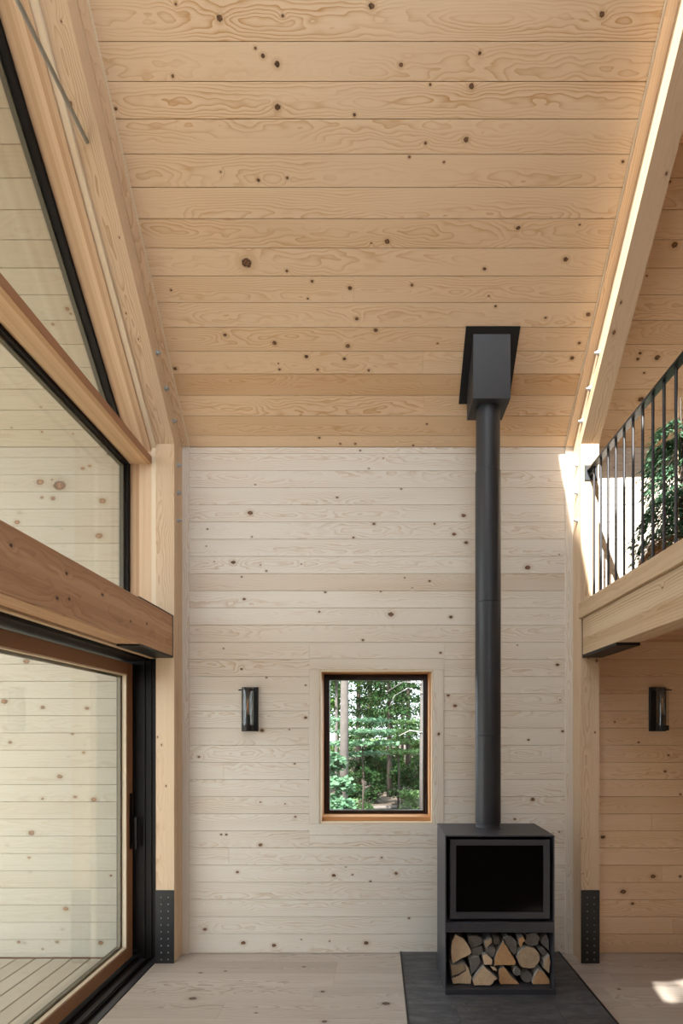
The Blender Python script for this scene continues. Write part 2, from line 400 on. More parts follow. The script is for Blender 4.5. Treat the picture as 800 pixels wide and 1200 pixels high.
# ================================================================== SETTING
# knots read off the photograph: x, y, radius in pixels
WK = [(422,528,1.6),(449,537,1.2),(432,549,1.4),(299,568,1.3),(395,583,2.0),(293,601,4.2),(322,612,1.2),(438,614,2.6),(243,620,1.6),
 (295,629,1.4),(414,630,2.0),(241.6,640,1.2),(273,659,3.6),(251,658,1.1),(305,662,1.1),(353,661,1.1),(312,669,1.8),(283,676,1.6),(381,694,1.9),
 (446,693,1.5),(470,573,1.6),(543,604,3.6),(509,614,1.8),(532,626,3.2),(546,636,3.2),(434,652,1.2),(618,665,4.4),(655,650,1.2),(474,677,1.3),
 (503,681,2.2),(483,689,1.2),(286,702,2.4),(374,717,1.8),(458,720,4.4),(425,750,2.2),(262,760,1.3),(283,784,2.0),(312,794,1.6),(358,803,1.5),
 (358,841,2.6),(307,856,3.4),(339,855,1.3),(233,887,2.0),(528,723,3.0),(618,732,1.8),(516,765,2.2),(606,756,1.1),(653,779,3.0),(525,815,2.6),
 (533,827,3.2),(656,820,1.2),(619,867,2.0),(659,857,2.4),(345,895,1.6),(305,940,1.5),(334,942,1.2),(346,957,1.8),(259,978,1.8),(265,978,1.9),
 (305,990,3.2),(278,1022,2.6),(391,1026,3.2),(413,1025,1.6),(434,1033,2.0),(447,1005,1.6),(405,1016,1.1),(240,1089,3.2),(285,1105,3.6),
 (321,1108,3.4),(429,1105,3.8),(353,1101,1.2),(386,1103,1.4),(464,1023.5,2.8),(479,1076,2.0),(624,937,3.6),(603,960,2.0),(655,975,1.4),
 (779,904,2.2),(797,931,1.8),(706,981,3.4),(765,1027,4.0),(730,1045,4.4),(741,1059,2.6),(720,846,1.5),(748,870,1.8),(783,885,1.8),
 (745,566,2.2),(720,548,1.6),(729,600,1.4)]
CK = [(257.5,21.5,4.5),(331,18.5,2.2),(206,5,2.0),(299,56.5,2.2),(308,65.5,3.2),(324.5,75,4.2),(202.5,89,2.4),(325,125.5,4.4),(135.5,127.5,2.4),
 (336.5,208.5,2.2),(302.5,211,2.6),(258.5,201.5,1.4),(435,7,4.4),(705,17,4.0),(562,62.5,2.8),(469.5,76,3.0),(552,101,4.0),(504,99,2.0),(415,134.5,2.4),
 (546,163.5,3.8),(498.5,167.5,2.2),(520,190,1.8),(479.5,184,2.0),(729.5,189.5,2.4),(607,267,3.2),(453.5,283,3.6),(679,263.5,1.6),(435,285,1.5),
 (289,308,7.5),(336,317.5,2.2),(365.5,329.5,2.4),(200.5,340,1.8),(360.5,350,1.6),(263.5,392.5,2.6),(321.5,402,3.4),(359,418,3.0),(327.5,433,2.0),
 (372,433,2.0),(326,426,1.2),(205,432,3.0),(288.5,488,1.2),(374,513,2.0),(398.5,520,1.6),(416,520,1.8),(567.5,315,2.6),(662.5,304,3.6),(410,337.5,3.2),
 (482.5,334,2.4),(418,373.5,2.8),(440,387,3.2),(572.5,347,1.4),(580.5,359,2.0),(639,372.5,2.0),(689,368.5,3.4),(407.5,405.5,3.4),(512.5,402.5,1.6),
 (403.5,420.5,2.6),(670,419.5,3.2),(678.5,402,2.4),(432,434,2.0),(500,497,1.6),(484,522,1.5),(749.8,414,2.4),(754.5,437,1.8),(750.7,468,4.4),(62,380,2.6),(79,362,3.2)]
PK = [(15,484.6,2.0),(62,508,2.4),(48,522,3.2),(127.6,532,2.2),(97,549,2.0),(105,546,1.6),(70,569,7.0),(47,565,4.0),(61,562,1.3),(49,583,1.8),(62,584,2.6),
 (120,587,3.8),(116,628,4.0),(20,612,3.0),(77,1065,2.8),(22,1104,2.0),(67,1104,2.0),(118,1105,2.8),(50,1112,1.4),(70,910,3.0),(50,936,1.6),(88,934,2.0),
 (110,937,3.0),(37,976,3.4),(34,1005,1.6),(130,1026,1.4),(31,775,3.4),(5,822,3.6),(58,819,2.6),(50,829,2.6),(102,830,2.4),(98,882,1.8),(12,870,2.2),(85,860,1.6),
 (20,700,2.4),(90,680,2.0),(30,655,2.2)]
wall_knots = [(WX(x), WZ(y), 0.7 * r / S) for x, y, r in WK]
porch_knots = [(WX(x), WZ(y), r / S) for x, y, r in PK]
ceil_knots = [(*ceil_px(x, y)[:2], 0.72 * r / (S * ceil_px(x, y)[2])) for x, y, r in CK]
def pick(kn, u0, u1, v0, v1, extra=0):
    uc, vc = (u0 + u1) / 2, (v0 + v1) / 2; m = 0.004
    got = [(a - uc, b - vc, r) for a, b, r in kn if u0 < a < u1 and v0 + m < b < v1 - m]
    got.sort(key=lambda k: -k[2])
    for _ in range(extra):
        got.append((random.uniform(u0, u1) - uc, random.uniform(v0, v1) - vc, random.choice((0.006, 0.008, 0.011, 0.018))))
    return got
GAP = 0.0018
def wall_rows(first_px, step_px, zlo, zhi):
    zs = [zhi]; y = first_px
    while WZ(y) > zlo + 0.03:
        if WZ(y) < zhi - 0.012: zs.append(WZ(y))
        y += step_px
    zs.append(zlo); return [(zs[i + 1], zs[i]) for i in range(len(zs) - 1)]

# ---- back wall: a backing with the window opening, every board in front of it
WIN = (WX(374.5), WX(507.5), WZ(965.5), WZ(785))          # opening
CAS = (WX(362.4), WX(520.0), WZ(978.5), WZ(771.9))        # casing outside
wall_back = struct_root('wall_back', (0, D, 0))
bk = holed('wall_core', XL, XR, -0.6, ZW + 0.15, [WIN], 0.24, frame((0, D + 0.145, 0), (1, 0, 0), (0, 0, 1)), M['back'], wall_back)
TONE = {8: (0.34, 0.7), 13: (0.05, 0.3), 17: (0.12, 0.2), 21: (0.04, 0.2), 23: (0.02, 0.5)}
for i, (z0, z1) in enumerate(wall_rows(531.5, 20.1, 0.0, ZW)):
    tn, gr = TONE.get(i, (0, 0))
    segs = [(WX(221.5), WX(662))]
    if z0 < CAS[3] - 0.002 and z1 > CAS[2] + 0.002: segs = [(WX(221.5), CAS[0]), (CAS[1], WX(662))]
    if i == 18: segs = [segs[0], (CAS[1], WX(597)), (WX(597), WX(646)), (WX(646), WX(662))]   # short lengths beside the flue
    if i == 19: segs = [(WX(221.5), WX(262)), (WX(262), CAS[0]), segs[1]]
    if i == 24: segs = [(WX(221.5), WX(268)), (WX(268), WX(662))]
    for lo, hi in ((CAS[3], z1), (z0, CAS[2])):              # rest of a board notched around the casing
        if z0 < CAS[3] and z1 > CAS[2] and hi - lo > 0.004 and lo >= z0 - 1e-6 and hi <= z1 + 1e-6:
            plank('plank', ((CAS[0] + CAS[1]) / 2, D + 0.011, (lo + hi) / 2), (1, 0, 0), (0, 0, 1), CAS[1] - CAS[0] - 0.0002, hi - lo - GAP, 0.022, M['wall'], wall_back,
                  pick(wall_knots, CAS[0], CAS[1], lo, hi), tn, gr)
    for a, b in segs:
        zz0, zz1 = z0, z1
        plank('plank', ((a + b) / 2, D + 0.011, (zz0 + zz1) / 2), (1, 0, 0), (0, 0, 1), b - a - 0.0012, zz1 - zz0 - GAP, 0.022, M['wall'], wall_back,
              pick(wall_knots, a, b, zz0, zz1), tn, gr)
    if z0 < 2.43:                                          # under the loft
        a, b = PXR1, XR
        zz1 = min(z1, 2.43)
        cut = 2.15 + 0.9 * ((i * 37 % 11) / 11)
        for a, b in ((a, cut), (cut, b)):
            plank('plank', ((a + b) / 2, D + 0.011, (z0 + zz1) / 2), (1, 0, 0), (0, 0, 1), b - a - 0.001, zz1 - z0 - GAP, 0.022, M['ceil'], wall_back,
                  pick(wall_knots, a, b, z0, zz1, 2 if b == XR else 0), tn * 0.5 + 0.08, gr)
    if z1 > 2.68:                                          # up on the loft
        a, b = PXR1, XR
        plank('plank', ((a + b) / 2, D + 0.011, (max(z0, 2.6) + z1) / 2), (1, 0, 0), (0, 0, 1), b - a, z1 - max(z0, 2.6) - GAP, 0.022, M['wall'], wall_back,
              pick(wall_knots, a, b, z0, z1, 2), tn * 0.5, gr)
for i, (z0, z1) in enumerate(wall_rows(536.0, 20.18, -0.033, ZW)):   # the same wall running on along the porch
    a, b = XL, -1.86
    cut = -3.3 if i % 3 == 0 else (-3.7 if i % 3 == 1 else -3.0)
    for a, b in ((a, cut), (cut, b)):
        plank('plank', ((a + b) / 2, D + 0.011, (z0 + z1) / 2), (1, 0, 0), (0, 0, 1), b - a - 0.001, z1 - z0 - GAP, 0.022, M['porch'], wall_back,
              pick(porch_knots, a, b, z0, z1), 0.06 * (i % 4 == 1))
# corner boards beside the posts and the casing around the window
for k, (a, b) in enumerate(((WX(213.6), WX(221.8)), (WX(661.7), WX(671.2)))):
    t = box('trim_%d' % (k + 1), a, b, D - 0.012, D + 0.02, 0.0, ZW, M['wall'], None, 2); t['kind'] = 'structure'

# ---- window in the back wall
win = struct_root('window_1', ((WIN[0] + WIN[1]) / 2, D, WIN[2]))
cy0, cy1 = D - 0.004, D + 0.02
box('casing', CAS[0], CAS[1], cy0, cy1, WIN[3], CAS[3], M['wall'], win, 0)
box('casing', CAS[0], CAS[1], cy0, cy1, CAS[2], WIN[2], M['wall'], win, 0)
c1 = box('casing', CAS[0], WIN[0], cy0, cy1, WIN[2], WIN[3], M['wall'], win, 2)
c2 = box('casing', WIN[1], CAS[1], cy0, cy1, WIN[2], WIN[3], M['wall'], win, 2); c2['k0'] = [0.10, 0.0, 0.012]
e = 0.014
for nm, a in (('reveal', (WIN[0], WIN[0] + e, WIN[2], WIN[3], 2)), ('reveal', (WIN[1] - e, WIN[1], WIN[2], WIN[3], 2)),
              ('reveal', (WIN[0], WIN[1], WIN[3] - e, WIN[3], 0)), ('reveal', (WIN[0], WIN[1], WIN[2], WIN[2] + e, 0))):
    box(nm, a[0], a[1], D, D + 0.05, a[2], a[3], M['strip'], win, a[4])
YS = D + 0.20
f0, f1, g0, g1 = WIN[0] + 0.0145, WIN[1] - 0.026, WIN[2] + 0.048, WIN[3] - 0.0145
for a in ((WIN[0], f0, WIN[2], WIN[3], 2), (f1, WIN[1], WIN[2], WIN[3], 2), (f0, f1, g1, WIN[3], 0), (f0, f1, WIN[2], g0, 0)):
    box('liner', a[0], a[1], D + 0.0505, D + 0.25, a[2], a[3], M['orange'], win, a[4])
w = 0.036
for a in ((f0, f0 + w + 0.008, g0, g1, 2), (f1 - w, f1, g0, g1, 2), (f0 + w, f1 - w, g1 - w * 1.3, g1, 0), (f0 + w, f1 - w, g0, g0 + w * 0.8, 0)):
    box('sash', a[0], a[1], YS, YS + 0.07, a[2], a[3], M['bronze'], win, a[4], 0.006)
pane = box('pane', f0 + w * 0.8, f1 - w * 0.8, YS + 0.03, YS + 0.036, g0 + 0.02, g1 - 0.02, M['pane2'], win)
box('crank_handle', f1 - 0.016, f1 - 0.004, YS - 0.03, YS, g0 + 0.01, g0 + 0.16, M['bronze'], win, 2)

# ---- ceiling: back slope boards, front slope with openings for the sun patches and an added fill opening
Ls = (D - YR) * R2
ceiling = struct_root('ceiling', (0, D, ZW))
holed('roof_core', XL, XR, -0.25, Ls + 0.05, [], 0.16, frame(ceil_pt(0, 0, -0.105), (1, 0, 0), UP), M['back'], ceiling)
def ceil_rows(q0, step=0.1351):
    qs = [0.0]; q = q0
    while q < Ls: qs.append(q); q += step
    qs.append(Ls); return [(qs[i], qs[i + 1]) for i in range(len(qs) - 1)]
EDGE_L, EDGE_R = WX(221.3), WX(661.5)
CT = {3: (0.5, 1.0), 2: (0.12, 0.3), 5: (0.1, 0.2), 1: (0.22, 0.2), 9: (0.06, 0.3), 13: (0.05, 0.5), 15: (0.05, 0.8), 16: (0.1, 1.0), 4: (0.0, 0.0)}
for i, (q0, q1) in enumerate(ceil_rows(0.083)):
    tn, gr = CT.get(i, (0, 0))
    cuts = [EDGE_L - 0.03, EDGE_R + 0.03]
    if i == 4: cuts.insert(1, 0.33)
    if i == 2: cuts.insert(1, 0.35)
    if i == 7: cuts.insert(1, -0.15)
    for a, b in zip(cuts, cuts[1:]):
        plank('plank', ceil_pt((a + b) / 2, (q0 + q1) / 2, -0.011), (1, 0, 0), UP, b - a - 0.001, q1 - q0 - GAP, 0.022, M['ceil'], ceiling,
              pick(ceil_knots, a, b, q0, q1, 2 if i > 16 else 0), tn, gr)
for i, (q0, q1) in enumerate(ceil_rows(0.123)):
    for a, b, mt in ((PXR1, XR, 'ceil'), (XL, PXL0 - 0.03, 'porch')):
        plank('plank', ceil_pt((a + b) / 2, (q0 + q1) / 2, -0.011), (1, 0, 0), UP, b - a, q1 - q0 - GAP, 0.022, M[mt], ceiling,
              pick(ceil_knots, a, b, q0, q1, 3), 0.05 * (i % 3))
SKY1 = (0.455, 1.42, -0.98, -0.05)
SKY2 = (0.30, 0.75, -3.34, -3.12)
SKY3 = (-1.10, 0.10, -2.5, -0.3)  # unseen opening added to brighten the room
cf = holed('ceiling_front', XL, XR, -Ls - 0.1, 0.0, [SKY1, SKY2, SKY3], 0.05, frame(Vector((0, YR, ZR)) + Vector((0, -1, 1)).normalized() * 0.026, (1, 0, 0), (0, 1, 1)), M['ceil'])
cf['kind'] = 'structure'
# thin boards on the ceiling beside each rafter
for k, (a, b) in enumerate(((PXL1, EDGE_L), (EDGE_R, PXR0))):
    t = timber('trim_%d' % (k + 3), ceil_pt((a + b) / 2, Ls / 2, 0.009), UP, (1, 0, 0), Ls - 0.02, b - a, 0.018, M['ceil']); t['kind'] = 'structure'
    ln = (EDGE_L + 0.004) if k == 0 else (EDGE_R - 0.004)
    t = timber('trim_%d' % (k + 5), ceil_pt(ln, Ls / 2, 0.005), UP, (1, 0, 0), Ls - 0.02, 0.007, 0.01, M['strip']); t['kind'] = 'structure'

# ---- floor boards
floor = struct_root('floor', (0, D, 0))
holed('subfloor', -1.87, XR, YF - 0.1, D + 0.02, [], 0.1, frame((0, 0, -0.072), (1, 0, 0), (0, 1, 0)), M['back'], floor)
FK = [(226,1170,4.5),(452,1176,4.5),(235,1140,2.0),(378,1162,2.5),(356,1133,1.8),(264,1138,1.6),(380,1197,3.0),(725,1159,2.0),(300,1187,1.6)]
fk = []
for x, y, r in FK:
    s = (y - CY) / (H * S); fk.append(((x - CX) / (S * s), D / s, r / (S * s)))
ys = [D, D - 0.148]
while ys[-1] > YF: ys.append(ys[-1] - 0.2035)
JO = {0: (321, 1121), 1: (394, 1136), 3: (368, 1164), 4: (259, 1184)}
for i in range(len(ys) - 1):
    y1, y0 = ys[i], max(ys[i + 1], YF)
    if i in JO:
        x, y = JO[i]; s = (y - CY) / (H * S); j = (x - CX) / (S * s)
    else: j = -1.2 + 2.2 * ((i * 29 % 17) / 17)
    cuts = [-1.655, j, j + 1.95, XR] if i != 4 else [-1.655, j, 1.62, XR]
    for a, b in zip(cuts, cuts[1:]):
        plank('floorboard', ((a + b) / 2, (y0 + y1) / 2, -0.011), (1, 0, 0), (0, 1, 0), b - a - 0.0012, y1 - y0 - 0.0012, 0.022, M['floor'], floor,
              pick(fk, a, b, y0, y1, 1 if i > 5 else 0), 0.1 * ((i * 7 + int(a * 5)) % 3) - 0.06, 0.0, 0.0012)

# ---- unseen sides of the room
wf = holed('wall_front', -1.9, XR, -0.1, ZW + 0.1, [(0.20, 1.40, 2.70, 3.9)], 0.14, frame((0, YF - 0.07, 0), (1, 0, 0), (0, 0, 1)), M['wall']); wf['kind'] = 'structure'
wr = prism('wall_right', [(YF - 0.1, -0.2), (D + 0.2, -0.2), (D + 0.2, ZW), (YR, ZR + 0.1), (YF - 0.1, ZW)], 0, XR, XR + 0.14, M['beam']); wr['kind'] = 'structure'  # brown picked to cut bounce light under the loft

# ---- porch deck
deck = struct_root('porch_deck', (-3, 2, 0))
x = -1.94; i = 0
while x > XL:
    plank('deck_board', (x - 0.0715, (YF + D) / 2 - 0.2, -0.033 - 0.014), (0, 1, 0), (-1, 0, 0), D - YF + 0.35, 0.135, 0.028, M['deck'], deck, (), 0.08 * (i % 3), 0.0, 0.004)
    x -= 0.1425; i += 1
holed('deck_frame', XL, -1.9, YF - 0.4, D, [], 0.12, frame((0, 0, -0.14), (1, 0, 0), (0, 1, 0)), M['back'], deck)

# ================================================================== TIMBER FRAME
def reframe(o, mx):
    o.data.transform(mx.inverted() @ o.matrix_basis); o.matrix_basis = mx; return o
ZPF, ZPB = 3.885, 3.945                  # post top, front and back
def bolt_mesh():
    o = lathe('bolt', [(0, 0), (0.019, 0), (0.019, 0.004), (0.0145, 0.004), (0.0145, 0.016), (0.013, 0.018), (0.0075, 0.018), (0.0075, 0.032), (0, 0.033)], (0, 0, 0), M['zinc'], None, 12)
    me = o.data; bpy.data.objects.remove(o); return me
BOLT = bolt_mesh()
def rivet_mesh():
    o = lathe('rivet', [(0, 0.005), (0.003, 0.0045), (0.006, 0.002), (0.0065, 0)], (0, 0, 0), M['rivet'], None, 8)
    me = o.data; bpy.data.objects.remove(o); return me
RIVET = rivet_mesh()
def inst(name, me, mx, parent):
    o = bpy.data.objects.new(name, me); o.matrix_basis = mx; return link(o, parent)
def rand_knots(o, L, W, n, r=(0.004, 0.007, 0.010)):
    for i in range(min(n, NK)): o['k%d' % i] = [random.uniform(-L / 2, L / 2), random.uniform(-W / 2, W / 2) * 0.9, random.choice(r)]

def post(x0, x1, side, label):
    root = thing('timber_post', ((x0 + x1) / 2, (PYF + D) / 2, 0), label, 'post')
    s = prism('shaft', [(PYF, 0), (D, 0), (D, ZPB), (PYF, ZPF)], 0, x0, x1, M['timber'], root)
    reframe(s, frame(((x0 + x1) / 2, (PYF + D) / 2, 2.0), (0, 0, 1), (1, 0, 0))); rand_knots(s, 3.6, 0.13, 6)
    pl = box('base_plate', x0 - 0.001, x1 + 0.001, PYF - 0.010, PYF - 0.0005, 0.0, 0.545, M['black'], root, 2, 0.001)
    for c in (0.32, 0.70):
        for r in range(10):
            o = bpy.data.objects.new('rivet', RIVET)
            o.matrix_basis = rot_to((0, -1, 0), (x0 + (x1 - x0) * c, PYF - 0.010, 0.03 + r * 0.0515)); COL.objects.link(o)
            o.parent = pl; o.matrix_parent_inverse = pl.matrix_basis.inverted() @ Matrix.Identity(4)
    xf = x1 if side < 0 else x0
    for z in (3.758, 3.548, 3.338):
        inst('bolt', BOLT, rot_to((-side, 0, 0), (xf, 4.130, z)), root)
    return root
post(PXL0, PXL1, -1, 'square fir post with riveted black foot, between sliding door and plank wall')
post(PXR0, PXR1, 1, 'square fir post with riveted black foot, carrying the loft beam by the stove')

def rafter(x0, x1, side, label):
    vd = 0.226
    root = thing('rafter', ((x0 + x1) / 2, PYF, ZPF), label, 'rafter')
    b = prism('rafter_beam', [(PYF, ZPF + 0.001), (D - 0.001, ZPB + 0.001), (D - 0.001, ZW - 0.002), (YR, ZR - 0.003), (YR, ZR - vd)], 0, x0, x1, M['timber'], root)
    reframe(b, frame(((x0 + x1) / 2, (D + YR) / 2, (ZW + ZR) / 2 - 0.113), UP, (1, 0, 0))); rand_knots(b, 2.6, 0.13, 7, (0.005, 0.008, 0.012))
    xf = x1 if side < 0 else x0
    for y, z in ((3.734, 4.338), (3.883, 4.186), (4.032, 4.037)):
        inst('bolt', BOLT, rot_to((-side, 0, 0), (xf, y, z)), root)
rafter(PXL0, PXL1, -1, 'sloping fir rafter with steel rod, beside the gable glass')
rafter(PXR0, PXR1, 1, 'sloping fir rafter at the edge of the loft')

# the big brown beam over the sliding door
XB0, XB1 = -1.671, -1.523
bl = thing('glulam_beam', (XB1, 1.5, 2.297), 'reddish brown glulam beam over the sliding glass door', 'beam')
b = box('beam_body', XB0, XB1, YF, PYF - 0.012, 2.297, 2.596, M['beam'], bl, 1, 0.004); rand_knots(b, 4.0, 0.28, 7, (0.007, 0.010, 0.014))
for n_, (px_, py_, r_) in enumerate(((13, 639, 3.2), (78, 672, 2.6), (67, 701, 3.0), (81, 702, 2.6), (120, 697, 2.6), (153, 728, 1.8), (172, 731, 1.8))):
    Y_ = -1.523 * F / (px_ - CX); b['k%d' % n_] = [Y_ - (YF + PYF - 0.012) / 2, PZ(py_, Y_) - 2.4465, r_ * Y_ / F * 0.9]
box('hanger_plate', XB0, XB1 + 0.001, 3.49, PYF - 0.012, 2.283, 2.2965, M['black'], bl, 1, 0.001)
box('top_plate', XB0, XB1 + 0.001, 3.49, PYF - 0.012, 2.5965, 2.603, M['black'], bl, 1, 0.001)
box('end_plate', XB0, XB1 + 0.002, PYF - 0.0115, PYF - 0.0005, 2.283, 2.603, M['black'], bl, 2, 0.001)

# loft beam, loft edge board, loft floor
XC0, XC1 = 1.5385, 1.69
br = thing('glulam_beam', (XC0, 1.5, 2.305), 'pale glulam beam under the edge of the loft', 'beam')
b = box('beam_body', XC0, XC1, YF, PYF - 0.012, 2.305, 2.574, M['loftbeam'], br, 1, 0.004); b['grain'] = 0.5; rand_knots(b, 4.0, 0.25, 5)
box('hanger_plate', XC0 - 0.001, XC1, 3.48, PYF - 0.012, 2.285, 2.3045, M['black'], br, 1, 0.001)
box('end_plate', XC0 - 0.001, XC1, PYF - 0.0115, PYF - 0.0005, 2.285, 2.574, M['black'], br, 2, 0.001)
t = box('trim_7', 1.511, 1.69, YF, PYF - 0.001, 2.575, 2.69, M['loftbeam'], None, 1); t['kind'] = 'structure'
t['k0'] = [1.5, -0.01, 0.008]
fl = box('floor_loft', 1.6905, XR, YF, D - 0.002, 2.431, 2.655, M['beam'], None, 0); fl['kind'] = 'structure'

# guard rail of the loft
XG = 1.595
rl = thing('guard_rail', (XG, 1.6, 2.69), 'dark steel guard rail with round balusters along the loft edge', 'railing')
box('handrail', XG - 0.025, XG + 0.025, YF, PYF - 0.010, 3.676, 3.690, M['rail'], rl, 1, 0.002)
bar = None
for i in range(38):
    y = 3.98 - i * 0.121
    if y < YF + 0.1: break
    if bar is None:
        bar = lathe('baluster', [(0, 0), (0.0085, 0), (0.0085, 0.988), (0, 0.988)], (XG, y, 2.689), M['rail'], rl, 10)
    else: inst('baluster', bar.data, Matrix.Translation((XG, y, 2.689)), rl)
bp = box('wall_plate', 1.553, 1.652, PYF - 0.009, PYF - 0.0005, 3.610, 3.722, M['track'], rl, 2, 0.001)
tube('rail_bracket', [(XG, PYF - 0.009, 3.64), (XG, PYF - 0.05, 3.65), (XG, PYF - 0.075, 3.68)], [0.008] * 3, M['rail'], rl, 8)

# tie rod between the two roof slopes
rod = tube('tie_rod', [(-1.585, 2.975, 4.965), (-1.585, 0.14, 4.965)], [0.011, 0.011], M['rod'], None, 12, (-1.585, 2.975, 4.965))
tag(rod, 'slim grey steel tie rod running out of a rafter', 'tie rod')

# ================================================================== GLAZED LEFT WALL
XGL = -1.85
TZ = 3.74                                 # underside of the transom
def slope_piece(name, x0, x1, d0, d1, mat, parent, qa, qb, ch=0.003):
    """Board along the back slope between two depths below the ceiling."""
    return timber(name, ceil_pt((x0 + x1) / 2, (qa + qb) / 2, (d0 + d1) / 2), UP, (1, 0, 0), qb - qa, x1 - x0, d1 - d0, mat, parent, ch)
w2 = struct_root('window_2', (XGL, 2, 2.6))
jy = 4.075
box('jamb', XGL, -1.688, jy, jy + 0.06, 2.6, 3.87, M['jamb'], w2, 2)
box('jamb_strip', -1.688, PXL0 - 0.001, jy - 0.006, D, 2.6, 3.89, M['strip'], w2, 2)
box('transom', XGL, -1.690, YF, jy - 0.001, TZ, TZ + 0.052, M['jamb'], w2, 1)
box('transom_face', -1.6895, -1.684, YF, jy - 0.008, TZ, TZ + 0.052, M['sash'], w2, 1, 0.001)
box('sill', -1.95, XB0 - 0.002, YF, jy, 2.50, 2.598, M['timber'], w2, 1)
box('frame_bar', XGL - 0.028, XGL - 0.0005, jy - 0.03, jy + 0.06, 2.6, TZ, M['dark'], w2, 2, 0.001)
box('frame_bar', XGL - 0.028, XGL - 0.0005, YF, jy - 0.031, TZ - 0.022, TZ + 0.03, M['dark'], w2, 1, 0.001)
box('gasket', XGL - 0.06, XGL - 0.0285, jy - 0.045, jy + 0.06, 2.6, TZ, M['gasket'], w2, 2, 0.001)
box('gasket', XGL - 0.06, XGL - 0.0285, YF, jy - 0.046, TZ - 0.034, TZ + 0.03, M['gasket'], w2, 1, 0.001)
box('pane', XGL - 0.040, XGL - 0.034, YF, jy - 0.02, 2.6, TZ - 0.01, M['pane'], w2, 1, 0.0005)
w3 = struct_root('window_3', (XGL, 2, TZ))
qa, qb = 0.20, Ls
slope_piece('jamb', XGL, -1.690, 0.05, 0.2015, M['jamb'], w3, 0.032, qb)
slope_piece('jamb_strip', -1.690, PXL0 - 0.001, 0.05, 0.188, M['strip'], w3, 0.032, qb)
slope_piece('frame_bar', XGL - 0.045, XGL - 0.0005, 0.15, 0.226, M['dark'], w3, 0.2, qb, 0.001)
slope_piece('gasket', XGL - 0.075, XGL - 0.0455, 0.15, 0.240, M['gasket'], w3, 0.2, qb, 0.001)
tz = TZ + 0.055
def top_in(Y): return ceil_z(Y) - 0.22 * R2
pl = prism('pane', [(4.02, tz), (4.02, max(tz + 0.01, top_in(4.02))), (YR, ZR - 0.32), (YF + 0.35, tz + 0.05), (YF + 0.35, tz)], 0, XGL - 0.045, XGL - 0.039, M['pane'], w3)

wl = box('wall_left', -1.95, -1.70, YF, 1.838, -0.02, 2.499, M['wall'], None, 1); wl['kind'] = 'structure'
wl = prism('wall_left', [(YF, 2.6), (0.9, 2.6), (0.9, 5.4), (YF, ZW - 0.02)], 0, -1.95, -1.925, M['wall']); wl['kind'] = 'structure'  # unseen glazing closed off to cut light under the loft
dr = struct_root('door_1', (-1.9, 2, 0))
XD = -1.86
box('head_strip', -1.735, -1.692, 1.84, 4.149, 2.288, 2.50, M['timber'], dr, 1)
box('head', -1.96, -1.7355, 1.84, 4.149, 2.268, 2.50, M['dark'], dr, 1)
box('jamb', -1.96, PXL0 - 0.002, 4.15, D, -0.03, 2.5, M['dark'], dr, 2)
box('jamb_rib', -1.775, -1.765, 4.140, 4.150, 0.0, 2.268, M['dark'], dr, 2)
box('jamb_rib', -1.725, -1.715, 4.140, 4.150, 0.0, 2.268, M['dark'], dr, 2)
box('track', -1.96, -1.657, 1.84, 4.149, -0.06, -0.010, M['dark'], dr, 1)
box('track_rail', -1.705, -1.662, 1.84, 4.149, -0.0095, 0.003, M['track'], dr, 1)
box('track_rail', -1.800, -1.762, 1.84, 4.149, -0.0095, 0.000, M['track'], dr, 1)
box('track_rail', -1.845, -1.835, 1.84, 4.149, -0.0095, 0.006, M['dark'], dr, 1)
box('track_rail', -1.745, -1.735, 1.84, 4.149, -0.0095, 0.006, M['dark'], dr, 1)
def leaf(y0, y1, xo):
    a = XD + xo; zt, zb = 2.247, 0.021; sw = 0.092
    box('stile', a - 0.07, a, y1 - sw, y1, zb, zt, M['sash'], dr, 2)
    box('stile', a - 0.07, a, y0, y0 + sw, zb, zt, M['sash'], dr, 2)
    box('top_rail', a - 0.07, a, y0 + sw, y1 - sw, zt - 0.087, zt, M['sash'], dr, 1)
    box('bottom_rail', a - 0.07, a, y0 + sw, y1 - sw, zb, zb + 0.091, M['sash'], dr, 1)
    i0, i1, k0, k1 = y0 + sw, y1 - sw, zb + 0.091, zt - 0.087
    for (m, xa, xb, t) in ((M['strip'], a - 0.032, a - 0.003, 0.011), (M['gasket'], a - 0.068, a - 0.040, 0.026)):
        nm = 'glazing_bead' if m is M['strip'] else 'gasket'
        box(nm, xa, xb, i1 - t, i1, k0, k1, m, dr, 2, 0.001); box(nm, xa, xb, i0, i0 + t, k0, k1, m, dr, 2, 0.001)
        box(nm, xa, xb, i0 + t, i1 - t, k0, k0 + t, m, dr, 1, 0.001); box(nm, xa, xb, i0 + t, i1 - t, k1 - t, k1, m, dr, 1, 0.001)
    box('pane', a - 0.039, a - 0.033, i0, i1, k0, k1, M['pane'], dr, 1, 0.0005)
leaf(1.85, 4.143, 0.0)
hp = box('handle_plate', XD, XD + 0.008, 4.086, 4.120, 0.845, 1.265, M['dark'], dr, 2)
tube('handle', [(XD + 0.006, 4.10, 1.065), (XD + 0.045, 4.10, 1.065), (XD + 0.052, 4.10, 1.055)], [0.008] * 3, M['dark'], dr, 8)
box('handle_grip', XD + 0.036, XD + 0.056, 4.088, 4.112, 0.845, 1.085, M['dark'], dr, 2, 0.004)
lathe('door_stop', [(0, 0.034), (0.012, 0.032), (0.019, 0.024), (0.021, 0.010), (0.016, 0.0), (0.0, 0.0)], (0, 0, 0), M['dark'], dr, 16, True, rot_to((0, -1, 0), (-1.835, 4.150, 0.058)))

